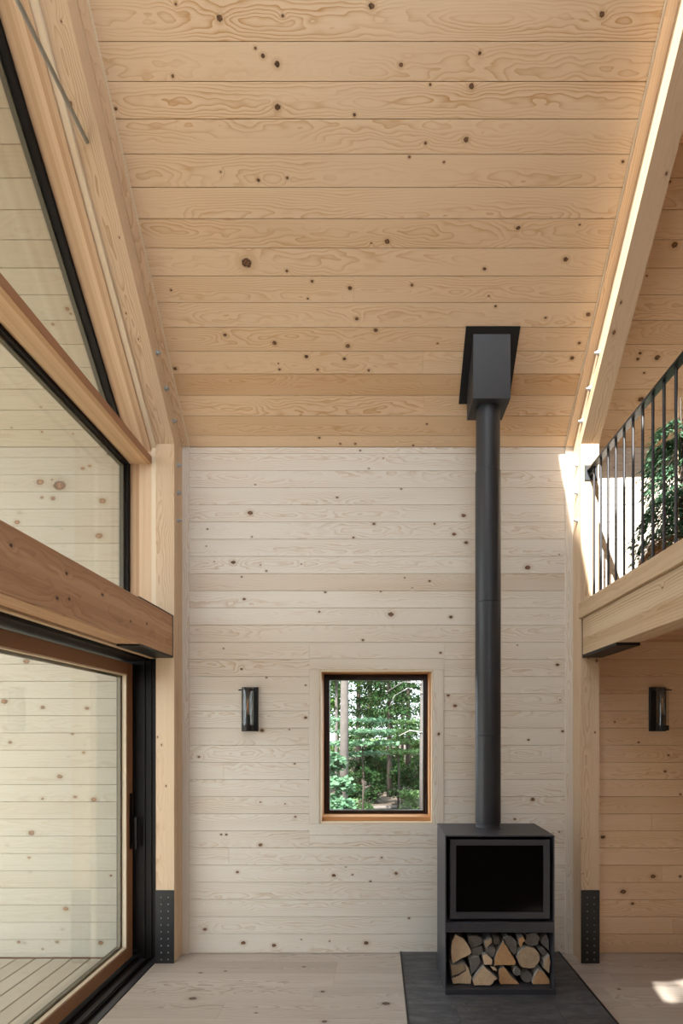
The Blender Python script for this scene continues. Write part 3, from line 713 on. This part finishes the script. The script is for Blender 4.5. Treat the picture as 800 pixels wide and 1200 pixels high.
# ================================================================== STOVE, FLUE, HEARTH
HX0, HX1, HY0 = 0.183, 1.427, 2.62
hz = 0.013
hearth = thing('hearth', ((HX0 + HX1) / 2, 3.5, 0), 'dark slate tile hearth with black metal edging under the stove', 'hearth')
ed = 0.012
box('edging', HX0, HX0 + ed, HY0, D - 0.002, 0.0005, hz + 0.003, M['black'], hearth, 1, 0.001)
box('edging', HX1 - ed, HX1, HY0, D - 0.002, 0.0005, hz + 0.003, M['black'], hearth, 1, 0.001)
box('edging', HX0 + ed, HX1 - ed, HY0, HY0 + ed, 0.0005, hz + 0.003, M['black'], hearth, 0, 0.001)
box('bed', HX0 + ed, HX1 - ed, HY0 + ed, D - 0.002, 0.0005, hz - 0.005, M['black'], hearth, 0, 0.001)
rows = [(D - 0.003, 4.083), (4.083, 3.754), (3.754, 3.425), (3.425, 3.096), (3.096, 2.767), (2.767, HY0 + ed)]
JX = [[0.62, 1.25], [0.95], [0.80], [0.497, 1.12], [0.80], [0.5, 1.12]]
for (y1, y0), js in zip(rows, JX):
    xs = [HX0 + ed, *js, HX1 - ed]
    for a, b in zip(xs, xs[1:]):
        o = box('tile', a + 0.0012, b - 0.0012, y0 + 0.0012, y1 - 0.0012, hz - 0.005, hz, M['slate'], hearth, 0, 0.001)

SX0, SX1, SY0, SY1, SZ1 = 0.449, 1.166, 3.554, 4.015, 1.0525
sz = hz + 0.001
def fz(y): return PZ(y, SY0)
def fx(x): return PX(x, SY0)
st = thing('wood_stove', ((SX0 + SX1) / 2, (SY0 + SY1) / 2, sz), 'charcoal steel wood stove with wide glass door above a log niche', 'stove')
tk = 0.008
box('side_panel', SX0, SX0 + tk, SY0, SY1, sz, SZ1 - tk, M['stove'], st, 2, 0.001)
box('side_panel', SX1 - tk, SX1, SY0, SY1, sz, SZ1 - tk, M['stove'], st, 2, 0.001)
top = holed('top_panel', SX0, SX1, SY0, SY1, [], tk, frame((0, 0, SZ1 - tk / 2), (1, 0, 0), (0, 1, 0)), M['stove'], st)
box('back_panel', SX0 + tk, SX1 - tk, SY1 - tk, SY1, sz, SZ1 - tk, M['stove'], st, 0, 0.001)
zb0, zb1 = fz(1092.5), fz(1081)
box('shelf_bar', SX0 + tk, SX1 - tk + 0.006, SY0 - 0.004, SY1 - tk, zb0, zb1, M['stove'], st, 0, 0.001)
box('base_tray', SX0 + 0.004, SX1 + 0.002, SY0 - 0.010, SY1 - tk, sz, fz(1158.5), M['stove'], st, 0, 0.001)
box('firebox', SX0 + 0.03, SX1 - 0.03, SY0 + 0.045, SY1 - tk - 0.004, zb1 + 0.001, SZ1 - tk - 0.03, M['black'], st, 0, 0.002)
dx0, dx1, dz0, dz1 = fx(527.6), fx(644.4), fz(1077), fz(984.3)
gx0, gx1, gz0, gz1 = fx(534.4), fx(637), fz(1069.5), fz(991)
dcx, dcz = (dx0 + dx1) / 2, (dz0 + dz1) / 2
door = holed('door', dx0 - dcx, dx1 - dcx, dz0 - dcz, dz1 - dcz, [(gx0 - dcx, gx1 - dcx, gz0 - dcz, gz1 - dcz)], 0.03, frame((dcx, SY0 + 0.022, dcz), (1, 0, 0), (0, 0, 1)), M['stove'], st)
dg = box('door_glass', gx0 - 0.002, gx1 + 0.002, SY0 + 0.016, SY0 + 0.034, gz0 - 0.002, gz1 + 0.002, M['fireglass'], None, 0, 0.001)
dg.parent = door; dg.matrix_parent_inverse = door.matrix_basis.inverted()

FXC, FYC, FR = 0.790, 3.850, 0.0893
fl = thing('flue_pipe', (FXC, FYC, SZ1), 'tall matt black stove pipe rising from stove to ceiling box', 'flue pipe')
lathe('collar', [(FR + 0.012, 0.001), (FR + 0.012, 0.004), (FR - 0.004, 0.005), (FR - 0.006, 0.02), (FR - 0.006, 0.034), (FR - 0.002, 0.036)], (FXC, FYC, SZ1), M['stove'], fl, 48)
zs = [SZ1 + 0.034, PZ(862, FYC), PZ(707, FYC), PZ(553, FYC), 4.018]
for a, b in zip(zs, zs[1:]):
    h = b - a; up = (b == zs[-1]); r = FR - (0.005 if up else 0)
    lathe('pipe_section', [(r - 0.004, 0.0), (r, 0.003), (r, h - 0.004), (r - 0.0018, h - 0.002), (r - 0.0018, h)], (FXC, FYC, a), M['flue'], fl, 48)

fb = thing('flue_box', (FXC, FYC, 4.016), 'black steel box and plate where the flue meets the sloping ceiling', 'flue box')
by0, by1 = 3.720, 3.983
bx0, bx1 = 0.663, 0.918
b = prism('box', [(by0, 4.016), (by1, 4.016), (by1, ceil_z(by1) - 0.012 * R2), (by0, ceil_z(by0) - 0.012 * R2)], 0, bx0, bx1, M['flue'], fb)
qm0, qm1 = (D - 4.028) * R2, (D - 3.698) * R2
timber('ceiling_plate', ceil_pt((0.609 + 0.979) / 2, (qm0 + qm1) / 2, 0.006), UP, (1, 0, 0), qm1 - qm0, 0.979 - 0.609, 0.0118, M['black'], fb, 0.001)

# ---- firewood in the niche: outlines read off the photograph (5 px per px from 500, 950)
LOGS = [
 ([(165,722),(215,745),(245,790),(265,835),(225,860),(150,900),(140,850),(145,760)], 'end_light', 'big pale split log with rounded foot at the niche edge'),
 ([(235,738),(262,732),(300,732),(328,752),(328,778),(300,792),(262,808),(246,780)], 'end_grey', 'grey half-round log with whitish bark under the shelf bar'),
 ([(262,814),(300,800),(326,797),(332,835),(300,848),(266,845)], 'end_grey', 'small weathered grey split log below a half-round one'),
 ([(336,762),(380,748),(386,772),(346,806),(339,792)], 'end_brown', 'small light brown wedge of firewood under the shelf bar'),
 ([(342,814),(390,780),(405,820),(390,865),(355,842)], 'end_grey', 'dark grey split log wedged between two pale ones'),
 ([(386,765),(392,745),(408,738),(424,745),(430,765),(424,783),(408,790),(392,783)], 'end_grey', 'thin round grey stick under the shelf bar'),
 ([(443,742),(475,733),(505,740),(530,772),(532,830),(512,850),(484,815),(462,776)], 'end_grey', 'dark half-round log with white bark beside an orange wedge'),
 ([(450,758),(480,812),(525,890),(515,910),(455,905),(390,912),(400,850),(425,800)], 'end_orange', 'orange triangular split log in mid pile'),
 ([(535,748),(565,735),(575,760),(550,800),(542,792)], 'end_orange', 'narrow orange splinter log above the big round'),
 ([(582,722),(640,716),(665,745),(650,785),(604,797),(572,775)], 'end_grey', 'grey bark-covered log on top of the big round'),
 ([(672,742),(700,722),(716,760),(716,825),(692,800),(666,775)], 'end_grey', 'split log with white bark edge in the top corner'),
 ([(595+70*math.cos(t*math.pi/9)*(1+0.06*math.sin(3*t)),862+67*math.sin(t*math.pi/9)*(1+0.05*math.cos(2*t))) for t in range(18)], 'end_brown', 'big round log with growth rings on its cut end'),
 ([(652,812),(682,803),(704,830),(682,852),(668,842)], 'end_grey', 'small dark log squeezed beside the big round'),
 ([(684,876),(720,846),(726,890),(716,955),(682,925)], 'end_brown', 'weathered split log standing against the niche side'),
 ([(138,908),(213,890),(228,930),(188,958),(143,970)], 'end_brown', 'flat grey-brown split log resting on a pale block'),
 ([(217,892),(245,917),(265,980),(260,1033),(150,1033),(140,985),(190,963),(231,935)], 'end_light', 'pale squarish split log on the niche floor'),
 ([(243,862),(306,852),(318,890),(296,925),(260,966),(252,930)], 'end_grey', 'dark bark slab standing between pale split logs'),
 ([(324,843),(350,838),(386,876),(380,905),(332,903)], 'end_light', 'small pale wedge in mid pile'),
 ([(335,907),(364,938),(418,985),(372,1033),(275,1033),(265,1006),(300,940)], 'end_light', 'pale fan-shaped split log on the niche floor'),
 ([(370,912),(398,916),(412,938),(388,938)], 'end_light', 'small pale chip of firewood over the fan-shaped log'),
 ([(450,912),(488,962),(545,1022),(430,1033),(420,1000),(420,932)], 'end_orange', 'tan triangular split log on the niche floor'),
 ([(528+23*math.cos(t*math.pi/6),945+24*math.sin(t*math.pi/6)) for t in range(12)], 'end_grey', 'thin round stick beside a whitish round'),
 ([(586+34*math.cos(t*math.pi/7),975+35*math.sin(t*math.pi/7)) for t in range(14)], 'end_grey', 'small round log with whitish grey end'),
 ([(652,930),(690,945),(720,990),(724,1033),(620,1036),(614,1010),(630,965)], 'end_orange', 'orange quarter log in the bottom corner of the niche'),
]
YL = SY0 + 0.030
for k, (poly, em, lab) in enumerate(LOGS):
    yl = YL + random.uniform(-0.006, 0.022) + (0.02 if em == 'end_grey' else 0)
    pts = [Vector((PX(500 + a / 5, yl), 0, max(PZ(950 + b / 5, yl), fz(1158.5) + 0.004))) for a, b in poly]
    fine = []
    for p, p2 in zip(pts, pts[1:] + pts[:1]):              # ragged split edges
        for t in (0.0, 0.34, 0.67):
            q = p.lerp(p2, t); am = 0.0 if t == 0 else 0.045 * (p2 - p).length
            fine.append(q + Vector((random.uniform(-am, am), 0, random.uniform(-am, am))))
    pts = [Vector((q.x, 0, max(q.z, fz(1158.5) + 0.004))) for q in fine]
    c = sum(pts, Vector()) / len(pts); n = len(pts)
    L = random.uniform(0.30, 0.34)
    vs, fs, fm = [], [], []
    rings = [(0, 0.935), (0.008, 0.95), (0.12, 0.93), (0.22, 0.90), (L, 0.88)]
    for (dy, sc) in rings:
        for p in pts:
            q = (p - c) * sc
            w = 0.0 if dy < 0.01 else random.uniform(-0.001, 0.001)
            vs.append((q.x + w, dy + (random.uniform(-0.002, 0.002) if dy == 0 else 0), q.z + w))
    for i in range(len(rings) - 1):
        for j in range(n):
            fs.append((i * n + j, i * n + (j + 1) % n, (i + 1) * n + (j + 1) % n, (i + 1) * n + j)); fm.append(1)
    fs.append(tuple(range(n))); fm.append(0)
    fs.append(tuple(range((len(rings) - 1) * n, len(rings) * n))); fm.append(0)
    o = obj('firewood_log', vs, fs, None, None, Matrix.Translation((c.x, yl, c.z)), False, [M[em], M['logbark']], fm)
    fix_normals(o); tag(o, lab, 'firewood', 'firewood stacked in the niche of the stove')

# ================================================================== WALL LAMPS
def sconce(xc, label):
    z0, z1 = WZ(857), WZ(805.5); hw = 0.064
    root = thing('wall_sconce', (xc, D, z0), label, 'wall lamp', 'black wall sconces on the plank wall')
    box('back_plate', xc - hw, xc + hw, D - 0.022, D - 0.0005, z0, z1, M['black'], root, 2, 0.002)
    yc = D - 0.085
    lathe('base', [(0, 0), (0.043, 0), (0.045, 0.004), (0.045, 0.04), (0, 0.041)], (xc, yc, z0 + 0.006), M['black'], root, 24)
    box('arm', xc - 0.02, xc + 0.02, yc, D - 0.020, z0 + 0.01, z0 + 0.045, M['black'], root, 1)
    lathe('glass_tube', [(0.041, 0.0), (0.0445, 0.0), (0.0445, 0.285), (0.042, 0.285), (0.042, 0.0)], (xc, yc, z0 + 0.05), M['tube'], root, 32)
    lathe('holder_ring', [(0.0455, 0), (0.052, 0), (0.052, 0.007), (0.0455, 0.007), (0.0455, 0)], (xc, yc, z1 - 0.03), M['black'], root, 32)
    for s in (-1, 1):
        tube('set_screw', [(xc + s * 0.05, yc, z1 - 0.0265), (xc + s * 0.07, yc, z1 - 0.0265)], [0.005, 0.005], M['black'], root, 8)
    box('ring_arm', xc - 0.008, xc + 0.008, yc + 0.05, D - 0.020, z1 - 0.03, z1 - 0.023, M['black'], root, 1, 0.001)
    lathe('socket', [(0, 0), (0.018, 0), (0.018, 0.075), (0.014, 0.08), (0, 0.08)], (xc, yc, z0 + 0.047), M['black'], root, 16)
    bb = lathe('bulb', [(0.012, 0), (0.0155, 0.012), (0.0155, 0.13), (0.011, 0.145), (0.004, 0.151), (0, 0.152)], (xc, yc, z0 + 0.127), M['tube'], root, 20)
    fl = tube('filament', [(xc, yc, z0 + 0.145), (xc, yc, z0 + 0.25)], [0.004, 0.004], M['filament'], None, 6, (xc, yc, z0 + 0.145))
    fl.parent = bb; fl.matrix_parent_inverse = bb.matrix_basis.inverted()
sconce(WX(293.2), 'black wall sconce with glass tube beside the square window')
sconce(WX(769.2), 'black wall sconce with glass tube in the shade under the loft')

# ================================================================== PLANTS
def quads_obj(name, P0, A, B, mat, parent, loc):
    """One leaf per row: diamond with axes A (length) and B (half width) at P0."""
    n = len(P0)
    v = np.stack([P0, P0 + A * 0.5 + B, P0 + A, P0 + A * 0.5 - B], 1).reshape(-1, 3) - np.array(loc)
    me = bpy.data.meshes.new(name)
    me.vertices.add(4 * n); me.vertices.foreach_set('co', v.astype(np.float32).ravel())
    me.loops.add(4 * n); me.loops.foreach_set('vertex_index', np.arange(4 * n, dtype=np.int32))
    me.polygons.add(n); me.polygons.foreach_set('loop_start', np.arange(0, 4 * n, 4, dtype=np.int32)); me.polygons.foreach_set('loop_total', np.full(n, 4, dtype=np.int32))
    me.materials.append(mat); me.update(calc_edges=True); me.validate()
    o = bpy.data.objects.new(name, me); o.matrix_basis = Matrix.Translation(loc); return link(o, parent)
def unit(v): return v / np.maximum(np.linalg.norm(v, axis=1, keepdims=True), 1e-9)

# conifer standing on the loft
TX, TY, TB = 2.03, 3.62, 2.656
tr = thing('potted_conifer', (TX, TY, TB), 'green conifer with drooping branches standing on the loft behind the rail', 'plant')
lathe('pot', [(0, 0.0005), (0.11, 0.0005), (0.14, 0.26), (0.15, 0.26), (0.15, 0.29), (0.13, 0.29), (0.125, 0.25), (0, 0.25)], (TX, TY, TB), M['pot'], tr, 24)
tube('trunk', [(TX, TY, TB + 0.24), (TX + 0.01, TY, TB + 0.8), (TX - 0.005, TY, TB + 1.3)], [0.016, 0.012, 0.004], M['bark'], tr, 8, (TX, TY, TB))
tube('stake', [(TX - 0.04, TY - 0.03, TB + 0.24), (TX - 0.045, TY - 0.03, TB + 1.32)], [0.007, 0.007], M['strip'], tr, 8, (TX, TY, TB))
P0, A, B, DR = [], [], [], []
for b in range(105):
    h = random.uniform(0.28, 1.15); a = random.uniform(0, 2 * math.pi)
    l = (0.37 - 0.17 * (h - 0.3) / 0.85) * random.uniform(0.7, 1.0)
    dx, dy = math.cos(a), math.sin(a); dry = h < 0.42
    for i in range(3, 17):
        t = i / 16
        px, py = TX + dx * l * t, TY + dy * l * t
        pz = TB + h + 0.14 * math.sin(t * 2.2) * l * 2 - 0.95 * t * t * l
        for sgn in (-1, 1):
            sx, sy = -dy * sgn, dx * sgn; tl = 0.11 * (1.15 - 0.75 * t) * random.uniform(0.7, 1.2)
            d = np.array([sx * 0.75 + dx * 0.75, sy * 0.75 + dy * 0.75, -0.55 + random.uniform(-0.3, 0.2)]); d /= np.linalg.norm(d)
            for k in range(4):
                p = np.array([px, py, pz]) + d * tl * k / 4
                e = d + np.array([random.uniform(-0.5, 0.5), random.uniform(-0.5, 0.5), random.uniform(-0.45, 0.15)])
                e /= np.linalg.norm(e); w = np.cross(e, np.array([random.uniform(-0.4, 0.4), random.uniform(-0.4, 0.4), 1.0])); w /= np.linalg.norm(w)
                P0.append(p); A.append(e * random.uniform(0.035, 0.055)); B.append(w * 0.0055); DR.append(dry)
P0, A, B, DR = map(np.array, (P0, A, B, DR))
quads_obj('foliage', P0[~DR], A[~DR], B[~DR], M['needle'], tr, (TX, TY, TB))['kind'] = 'stuff'
quads_obj('dry_foliage', P0[DR], A[DR], B[DR], M['dry'], tr, (TX, TY, TB))['kind'] = 'stuff'

# ---- the wood outside the back window
GZ = -0.75
def gz(x, y): return GZ + 0.012 * (y - 6) + 0.08 * math.sin(x * 0.7 + y * 0.4)
gv, gf = [], []
NX, NY = 40, 44
for j in range(NY + 1):
    for i in range(NX + 1):
        X = -40 + 80 * i / NX; Y = -20 + 100 * j / NY
        gv.append((X, Y, gz(X, Y) - (0.0 if Y > 5 else 0.25)))
for j in range(NY):
    for i in range(NX):
        k = j * (NX + 1) + i; gf.append((k, k + 1, k + NX + 2, k + NX + 1))
g = obj('ground', gv, gf, M['soil'], None, None, True); g['kind'] = 'structure'

def leaves(name, centers, rad, n, size, mat, parent, loc, flat=0.35, squash=0.7):
    c = np.array(centers)[RNG.integers(0, len(centers), n)]
    p = c + unit(RNG.normal(size=(n, 3))) * (RNG.random((n, 1)) ** 0.45) * rad * np.array([1, 1, squash])
    a = unit(RNG.normal(size=(n, 3)) * np.array([1, 1, flat])); up = unit(np.array([0, 0, 1.0]) + RNG.normal(size=(n, 3)) * 0.55)
    b = unit(np.cross(a, up)); s = size * RNG.uniform(0.7, 1.3, (n, 1))
    o = quads_obj(name, p, a * s, b * s * 0.38, mat, parent, loc); o['kind'] = 'stuff'; return o
def tree(name, x, y, h, r, crown, lm, bm, label, n=5000, size=0.09, lean=0.0, group=None, clump=0.55, cat='tree', count=26):
    b = gz(x, y); root = thing(name, (x, y, b), label, cat, group)
    pts = [(x + lean * t * h, y, b - 0.05 + t * h) for t in (0, 0.25, 0.5, 0.75, 1.0)]
    tube('trunk', pts, [r, r * 0.9, r * 0.75, r * 0.55, r * 0.25], M[bm], root, 10, (x, y, b))
    z0, z1, cr = crown
    cs = []
    for i in range(count):
        t = random.random(); z = z0 + (z1 - z0) * t; a = random.uniform(0, 6.28); rr = cr * math.sqrt(random.random()) * (1 - 0.35 * t)
        cs.append((x + lean * (z - b) + math.cos(a) * rr, y + math.sin(a) * rr, z))
    leaves('foliage', cs, clump, n, size, M[lm], root, (x, y, b))
    return root
def conifer(x, y, h, r, z0, cr, label, n=6000, group=None, size=0.075):
    b = gz(x, y); root = thing('conifer_tree', (x, y, b), label, 'tree', group)
    tube('trunk', [(x, y, b - 0.05), (x, y, b + h * 0.5), (x, y, b + h)], [r, r * 0.7, 0.02], M['bark'], root, 10, (x, y, b))
    t = RNG.random(n) ** 0.8; z = z0 + (b + h - z0) * t
    tier = np.floor(z / 0.42) * 0.42
    a = RNG.uniform(0, 6.283, n); nb = 9; a = np.floor(a / 6.283 * nb) / nb * 6.283 + RNG.normal(0, 0.16, n) + tier * 2.1
    rr = cr * (1.02 - t) * np.sqrt(RNG.random(n))
    p = np.stack([x + np.cos(a) * rr, y + np.sin(a) * rr, tier + 0.1 - 0.22 * rr + RNG.normal(0, 0.06, n)], 1)
    d = unit(np.stack([np.cos(a), np.sin(a), -0.35 + RNG.normal(0, 0.3, n)], 1) + RNG.normal(0, 0.5, (n, 3)))
    w = unit(np.cross(d, unit(np.array([0, 0, 1.0]) + RNG.normal(0, 0.4, (n, 3)))))
    s = size * RNG.uniform(0.7, 1.4, (n, 1))
    quads_obj('foliage', p, d * s * 1.5, w * s * 0.28, M['leaf_c'], root, (x, y, b))['kind'] = 'stuff'
    return root
def at(px, Y): return PX(px, Y)
tree('birch_tree', at(402, 11), 11, 11, 0.095, (4.5, 9.5, 0.7), 'leaf_a', 'birch', 'pale grey trunk leaning slightly outside the window, ahead of the other trees', 5000, 0.10, 0.008)
tree('young_tree', at(394, 17.2), 17.2, 9, 0.055, (2.5, 8, 0.55), 'leaf_a', 'birch', 'slender pale trunk just behind the leaning grey trunk', 5000, 0.11, 0.0)
blotchy = tree('young_tree', at(495, 13), 13, 9, 0.09, (4.2, 8.5, 1.6), 'leaf_a', 'birch', 'blotchy pale trunk by the window edge with bare white twigs', 4500, 0.10, 0.004)
conifer(at(456, 18.6), 18.6, 10, 0.10, 1.65, 1.45, 'dark conifer with low drooping boughs in the middle of the window view', 16000, None, 0.095)
conifer(at(420, 21.6), 21.6, 11, 0.12, 1.8, 1.5, 'dark conifer between the pale trunks and the low-boughed conifer', 13000, None, 0.095)
conifer(at(478, 24.5), 24.5, 12, 0.12, 2.2, 1.8, 'tall conifer farther back behind the bare white twigs', 11000, None, 0.11)
# under-storey
US = [(466, 15.4, 0.60, 'leaf_b', 'sapling with pale layered leaves in front of the dark conifer'), (424, 13.4, 0.55, 'leaf_d', 'bluish green sapling between the trunks'),
      (518, 16.4, 0.5, 'leaf_a', 'green sapling beside the blotchy pale trunk'), (418, 24.8, 0.5, 'leaf_b', 'pale sapling behind the conifers')]
for px, Y, r, lm, lab in US:
    x = at(px, Y); b = gz(x, Y); root = thing('sapling', (x, Y, b), lab, 'sapling')
    tube('stem', [(x, Y, b - 0.03), (x + 0.04, Y, b + 1.2), (x, Y, b + 2.4)], [0.03, 0.022, 0.008], M['bark'], root, 8, (x, Y, b))
    cs = [(x + random.uniform(-r, r), Y + random.uniform(-r, r), 1.15 + 0.28 * random.randint(0, 3)) for _ in range(22)]
    leaves('foliage', cs, 0.40, 2600, 0.095, M[lm], root, (x, Y, b), 0.2, 0.16)
SH = [(391, 8.2, 0.36, 0.45, 'leaf_d', 0.10, 3400, 'broad-leaved bluish shrub at the window corner near the glass'), (385, 9.3, 0.36, 1.2, 'leaf_d', 0.10, 2600, 'tall leafy bluish shrub rising before the leaning grey trunk'),
      (446, 20.6, 0.55, 0.35, 'leaf_c', 0.08, 2600, 'dark low shrub under the dark conifer'), (487, 19.6, 0.55, 0.45, 'leaf_c', 0.08, 2600, 'dark low shrub by the pale saplings'),
      (414, 19.4, 0.5, 0.35, 'leaf_c', 0.08, 1900, 'dark low shrub behind the leaning grey trunk'), (482, 15, 0.35, -0.15, 'leaf_b', 0.07, 900, 'small pale bush beside the fallen log'),
      (426, 14.6, 0.32, -0.35, 'leaf_b', 0.07, 800, 'small pale fern clump before the fallen log'), (398, 26.4, 0.8, 0.75, 'leaf_a', 0.11, 3600, 'leafy green bush behind the slender pale trunk'), (444, 26.6, 0.8, 0.8, 'leaf_a', 0.11, 3600, 'leafy green bush in the gap behind the conifers'),
      (494, 26.8, 0.8, 0.7, 'leaf_a', 0.11, 3600, 'leafy green bush behind the small pale bush'), (434, 17.3, 0.42, 0.25, 'leaf_c', 0.08, 2200, 'dark bush behind the fallen log near the bluish sapling'), (471, 17.2, 0.42, 0.3, 'leaf_c', 0.08, 2200, 'dark bush behind the fallen log beside the small pale bush'),
      (462, 21.9, 0.55, 0.7, 'leaf_a', 0.10, 2800, 'mid green bush in the shade of the low-boughed conifer'), (435, 22.9, 0.5, 0.8, 'leaf_c', 0.10, 2600, 'dark tall bush seen between the two conifer trunks'),
      (406, 15.4, 0.4, 0.05, 'leaf_c', 0.08, 1900, 'dark bush at the foot of the slender pale trunk'), (512, 14.6, 0.4, 0.1, 'leaf_a', 0.08, 1400, 'green bush under the blotchy pale trunk')]
for px, Y, r, zc, lm, sz_, n, lab in SH:
    x = at(px, Y); b = gz(x, Y); root = thing('shrub', (x, Y, b), lab, 'shrub')
    tube('stem', [(x, Y, b - 0.03), (x + 0.02, Y, (b + zc) / 2), (x, Y, zc)], [0.02, 0.015, 0.008], M['bark'], root, 6, (x, Y, b))
    cs = [(x + random.uniform(-r, r) * 0.7, Y + random.uniform(-r, r) * 0.7, random.uniform(min(b + 0.15, zc - 0.1), zc + r * 0.5)) for _ in range(14)]
    leaves('foliage', cs, r * 0.55, n, sz_, M[lm], root, (x, Y, b))
x0_, x1_ = at(410, 16.2), at(492, 15.8)
lg = tube('fallen_log', [(x0_, 16.2, gz(x0_, 16.2) + 0.05), ((x0_ + x1_) / 2, 16.0, gz(0, 16) + 0.09), (x1_, 15.8, gz(x1_, 15.8) + 0.06)], [0.06, 0.055, 0.04], M['birch'], None, 10, (x0_, 16.2, gz(x0_, 16.2)))
tag(lg, 'thin fallen log lying on the leaf litter outside', 'log')
for k, pts in enumerate((((495, 812), (478, 806), (462, 815), (452, 838)), ((495, 858), (480, 856), (468, 862)), ((494, 800), (472, 799), (452, 811)))):
    Y = 12.9
    tube('dead_branch', [(PX(a, Y), Y + 0.03 * i, PZ(b, Y)) for i, (a, b) in enumerate(pts)], [0.013 - 0.003 * i for i in range(len(pts))], M['twig'], blotchy, 6, (PX(pts[0][0], Y), Y, PZ(pts[0][1], Y)))
# the wood behind: trees that only their place tells apart
for k in range(20):
    r_, c_ = divmod(k, 5)
    Y = 29 + r_ * 4.6; X = -8.4 + c_ * 4.0 + (2.0 if r_ % 2 else 0.0)
    tree('forest_tree', X, Y, 11, 0.09, (1.0, 9, 1.15), 'leaf_a' if k % 3 else 'leaf_b', 'bark', 'leafy green tree far back in the wood', 4200, 0.14, 0.0, 'trees far back in the wood', 0.65, 'tree', 26)

# unseen trees placed to shape the sunlight: one dapples the low roof light, one keeps the sun off the wide one
tree('sun_screen_tree', -1.9, -7.0, 11.5, 0.16, (10.0, 12.2, 0.9), 'leaf_a', 'bark', 'unseen tall thinly leaved tree placed to dapple the low roof light', 330, 0.16, 0.0, None, 0.6)
st2 = tree('sun_screen_tree', -4.3, -9.9, 17.0, 0.18, (17.2, 17.6, 0.3), 'leaf_a', 'bark', 'unseen dense tree added to keep sun off the wide roof light', 300, 0.26, 0.0, None, 0.3, 'tree', 6)
cs = []
for _ in range(220):
    u, t, k = random.uniform(-1.2, 0.13), random.uniform(-2.65, -0.15), random.uniform(9.3, 10.6)
    cs.append(tuple(Vector((u, YR + t / R2, ZR + t / R2)) - Vector((0.37, 1, -1)) * k))
leaves('sun_screen', cs, 0.20, 15000, 0.2, M['leaf_a'], st2, tuple(st2.location))  # leaf slab laid across the sun path to shade the added opening
# low bushes spread through the wood on both sides of the view
for k, (x, Y) in enumerate(((-3.6, 14.5), (-2.6, 19.5), (-4.6, 22.0), (-2.0, 12.2), (3.2, 13.4), (3.4, 17.5), (3.2, 21.5), (5.6, 19.6), (-6.2, 18.0), (6.0, 16.0))):
    b = gz(x, Y); root = thing('woodland_bush', (x, Y, b), ('deep green' if k % 2 else 'pale green') + ' rounded bush growing low among the trees outside', 'bush', 'low bushes among the trees')
    tube('stem', [(x, Y, b - 0.03), (x, Y, b + 0.5), (x + 0.03, Y, b + 1.0)], [0.025, 0.018, 0.008], M['bark'], root, 6, (x, Y, b))
    cs = [(x + random.uniform(-0.6, 0.6), Y + random.uniform(-0.6, 0.6), b + random.uniform(0.25, 1.5)) for _ in range(18)]
    leaves('foliage', cs, 0.42, 2200, 0.10, M['leaf_a' if k % 2 else 'leaf_b'], root, (x, Y, b))
